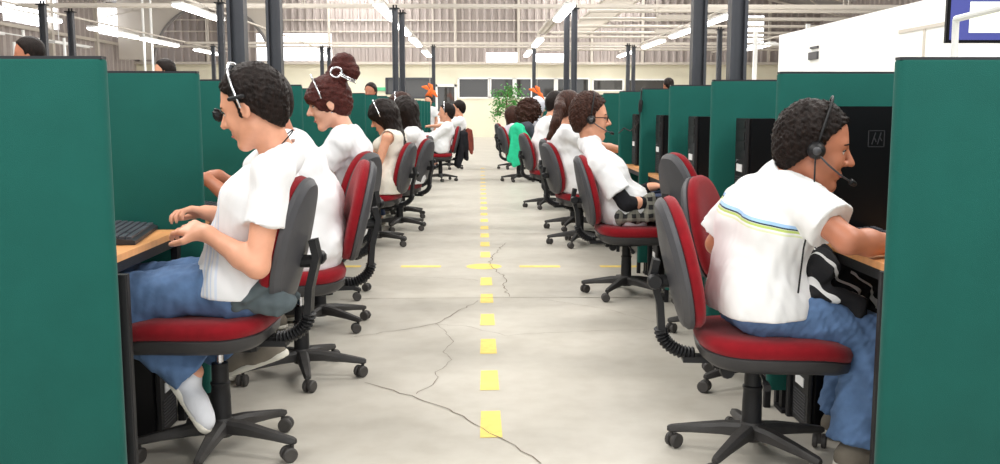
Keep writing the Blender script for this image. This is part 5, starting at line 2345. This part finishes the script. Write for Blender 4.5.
# --- hooded person
J = seated(.84, 16.85, 10, lean=.1, s=1.15, slump=.1)
head_frame(J, pitch=.2, yaw=.0, S=1.25)
put_head(J, at(538, 108, 16.85), .85)
hd = Blob((J['H'].x, J['H'].y, 0))
hd.ell(HP(J, -.02, 0, .03), (.15, .13, .165), HR(J), .02)
hd.cone(HP(J, -.05, 0, -.02), J['neck'], .12, .11, .06)
hd.ell(HP(J, .13, 0, -.03), (.085, .085, .12), HR(J), .01, sub=True)
hd.disp(.008, 24, 4)
person(J, 'person wearing a white hood, sitting beyond the curly haired woman', M['skin'], hd, M['hat'],
       shirt(J, seed=94, hem=.1, longs=True, g=.03), M['hat'], trousers(J, seed=9), M['jeansd'], M['dark'], h=.016, face=False)
# --- farthest seated, right row
J = seated(.60, 19.0, 10, lean=.05, s=1.12, slump=.1)
head_frame(J, pitch=.1, yaw=.0, S=1.25)
put_head(J, at(514, 117, 19.0), .85)
person(J, 'farthest seated person in the right row, brown hair falling to the shoulders', M['skin'], long_hair(J, .3, w=.11, seed=56, vol=.05, bangs=False, amp=.01), M['hairbr'],
       shirt(J, seed=95, hem=.1, longs=True), M['hat'], trousers(J, seed=9), M['jeansd'], M['dark'], h=.018, face=False)

# ================================================================== people beyond the partitions, only heads showing
for (x, y, Y, face, s_, m, lab, top) in ((28, 55, 8.5, 200, 1.03, 'skin2', 'dark haired head looking over the partition at the left edge, body hidden', 'tee'),
                                        (164, 72, 11.5, 200, 1.02, 'skin', 'top of a dark haired head above the second left partition', 'dark'),
                                        (370.5, 92, 14.0, 250, 1.0, 'skin2', 'person with short black hair standing beyond the left row, beside the far post', 'tee'),
                                        (668, 85.5, 20.0, 120, 1.03, 'skin2', 'distant dark haired person above the right partitions', 'dark'),
                                        (428.5, 101, 21.0, 250, .97, 'skin', 'distant person wearing an orange paper hat above the left partitions', 'tee'),
                                        (564.5, 95, 26.0, 180, .97, 'skin2', 'small distant dark haired person by the far windows, right of the aisle', 'tee')):
    p0 = at(x, y, Y)
    J = standing(p0.x, Y, face, 1.0)
    J = head_frame(J, .1, S=1.1)
    zc = J['hd'][0].z
    sc = (p0.z) / zc
    J = standing(p0.x, Y, face, sc)
    J = head_frame(J, .1, S=1.12 * max(sc, .9))
    J['hd'] = (p0, *J['hd'][1:])
    p = person(J, lab, M[m], short_hair(J, .022, .088, .004), M['hairb'], shirt(J, seed=7, hem=.12), M[top], trousers(J, seed=3), M['jeansd'], M['dark'], h=.014, face=False)
    if 'orange' in lab:
        mb = MB()
        o0 = V(J['H'].x, J['H'].y, 0)
        a, b_ = HP(J, -.03, 0, .09) - o0, HP(J, .02, .10, .30) - o0
        mb.tube([a, a.lerp(b_, .5), b_], [.085, .05, .006], 14)
        mb.build('paper_hat', M['orange'], p, True)
for (x, y, Y, lab, r1) in ((537, 92.5, 30, 'orange paper ornament before the far window right of the aisle', 0), (430, 90, 30, 'orange paper ornament before the far window left of the aisle', 1)):
    c = at(x, y, Y)
    t = empty('hanging_ornament', c)
    tag(t, lab, 'ornament')
    mb = MB()
    for (dx, dz, ex, ez) in ((-.25, .1, .0, -.02), (.0, .0, .22, -.22), (-.05, .2, .1, -.05)):
        mb.tube([V(dx, 0, dz), V((dx + ex) / 2, .03, (dz + ez) / 2 + .05), V(ex, 0, ez)], [.02, .07, .02], 8)
    mb.build('paper_shape', M['orange'], t, True)
    mb = MB()
    mb.tube([V(0, 0, .1), V(0, 0, 5.5 - c.z)], .006, 5)
    mb.build('cord', M['girt'], t)
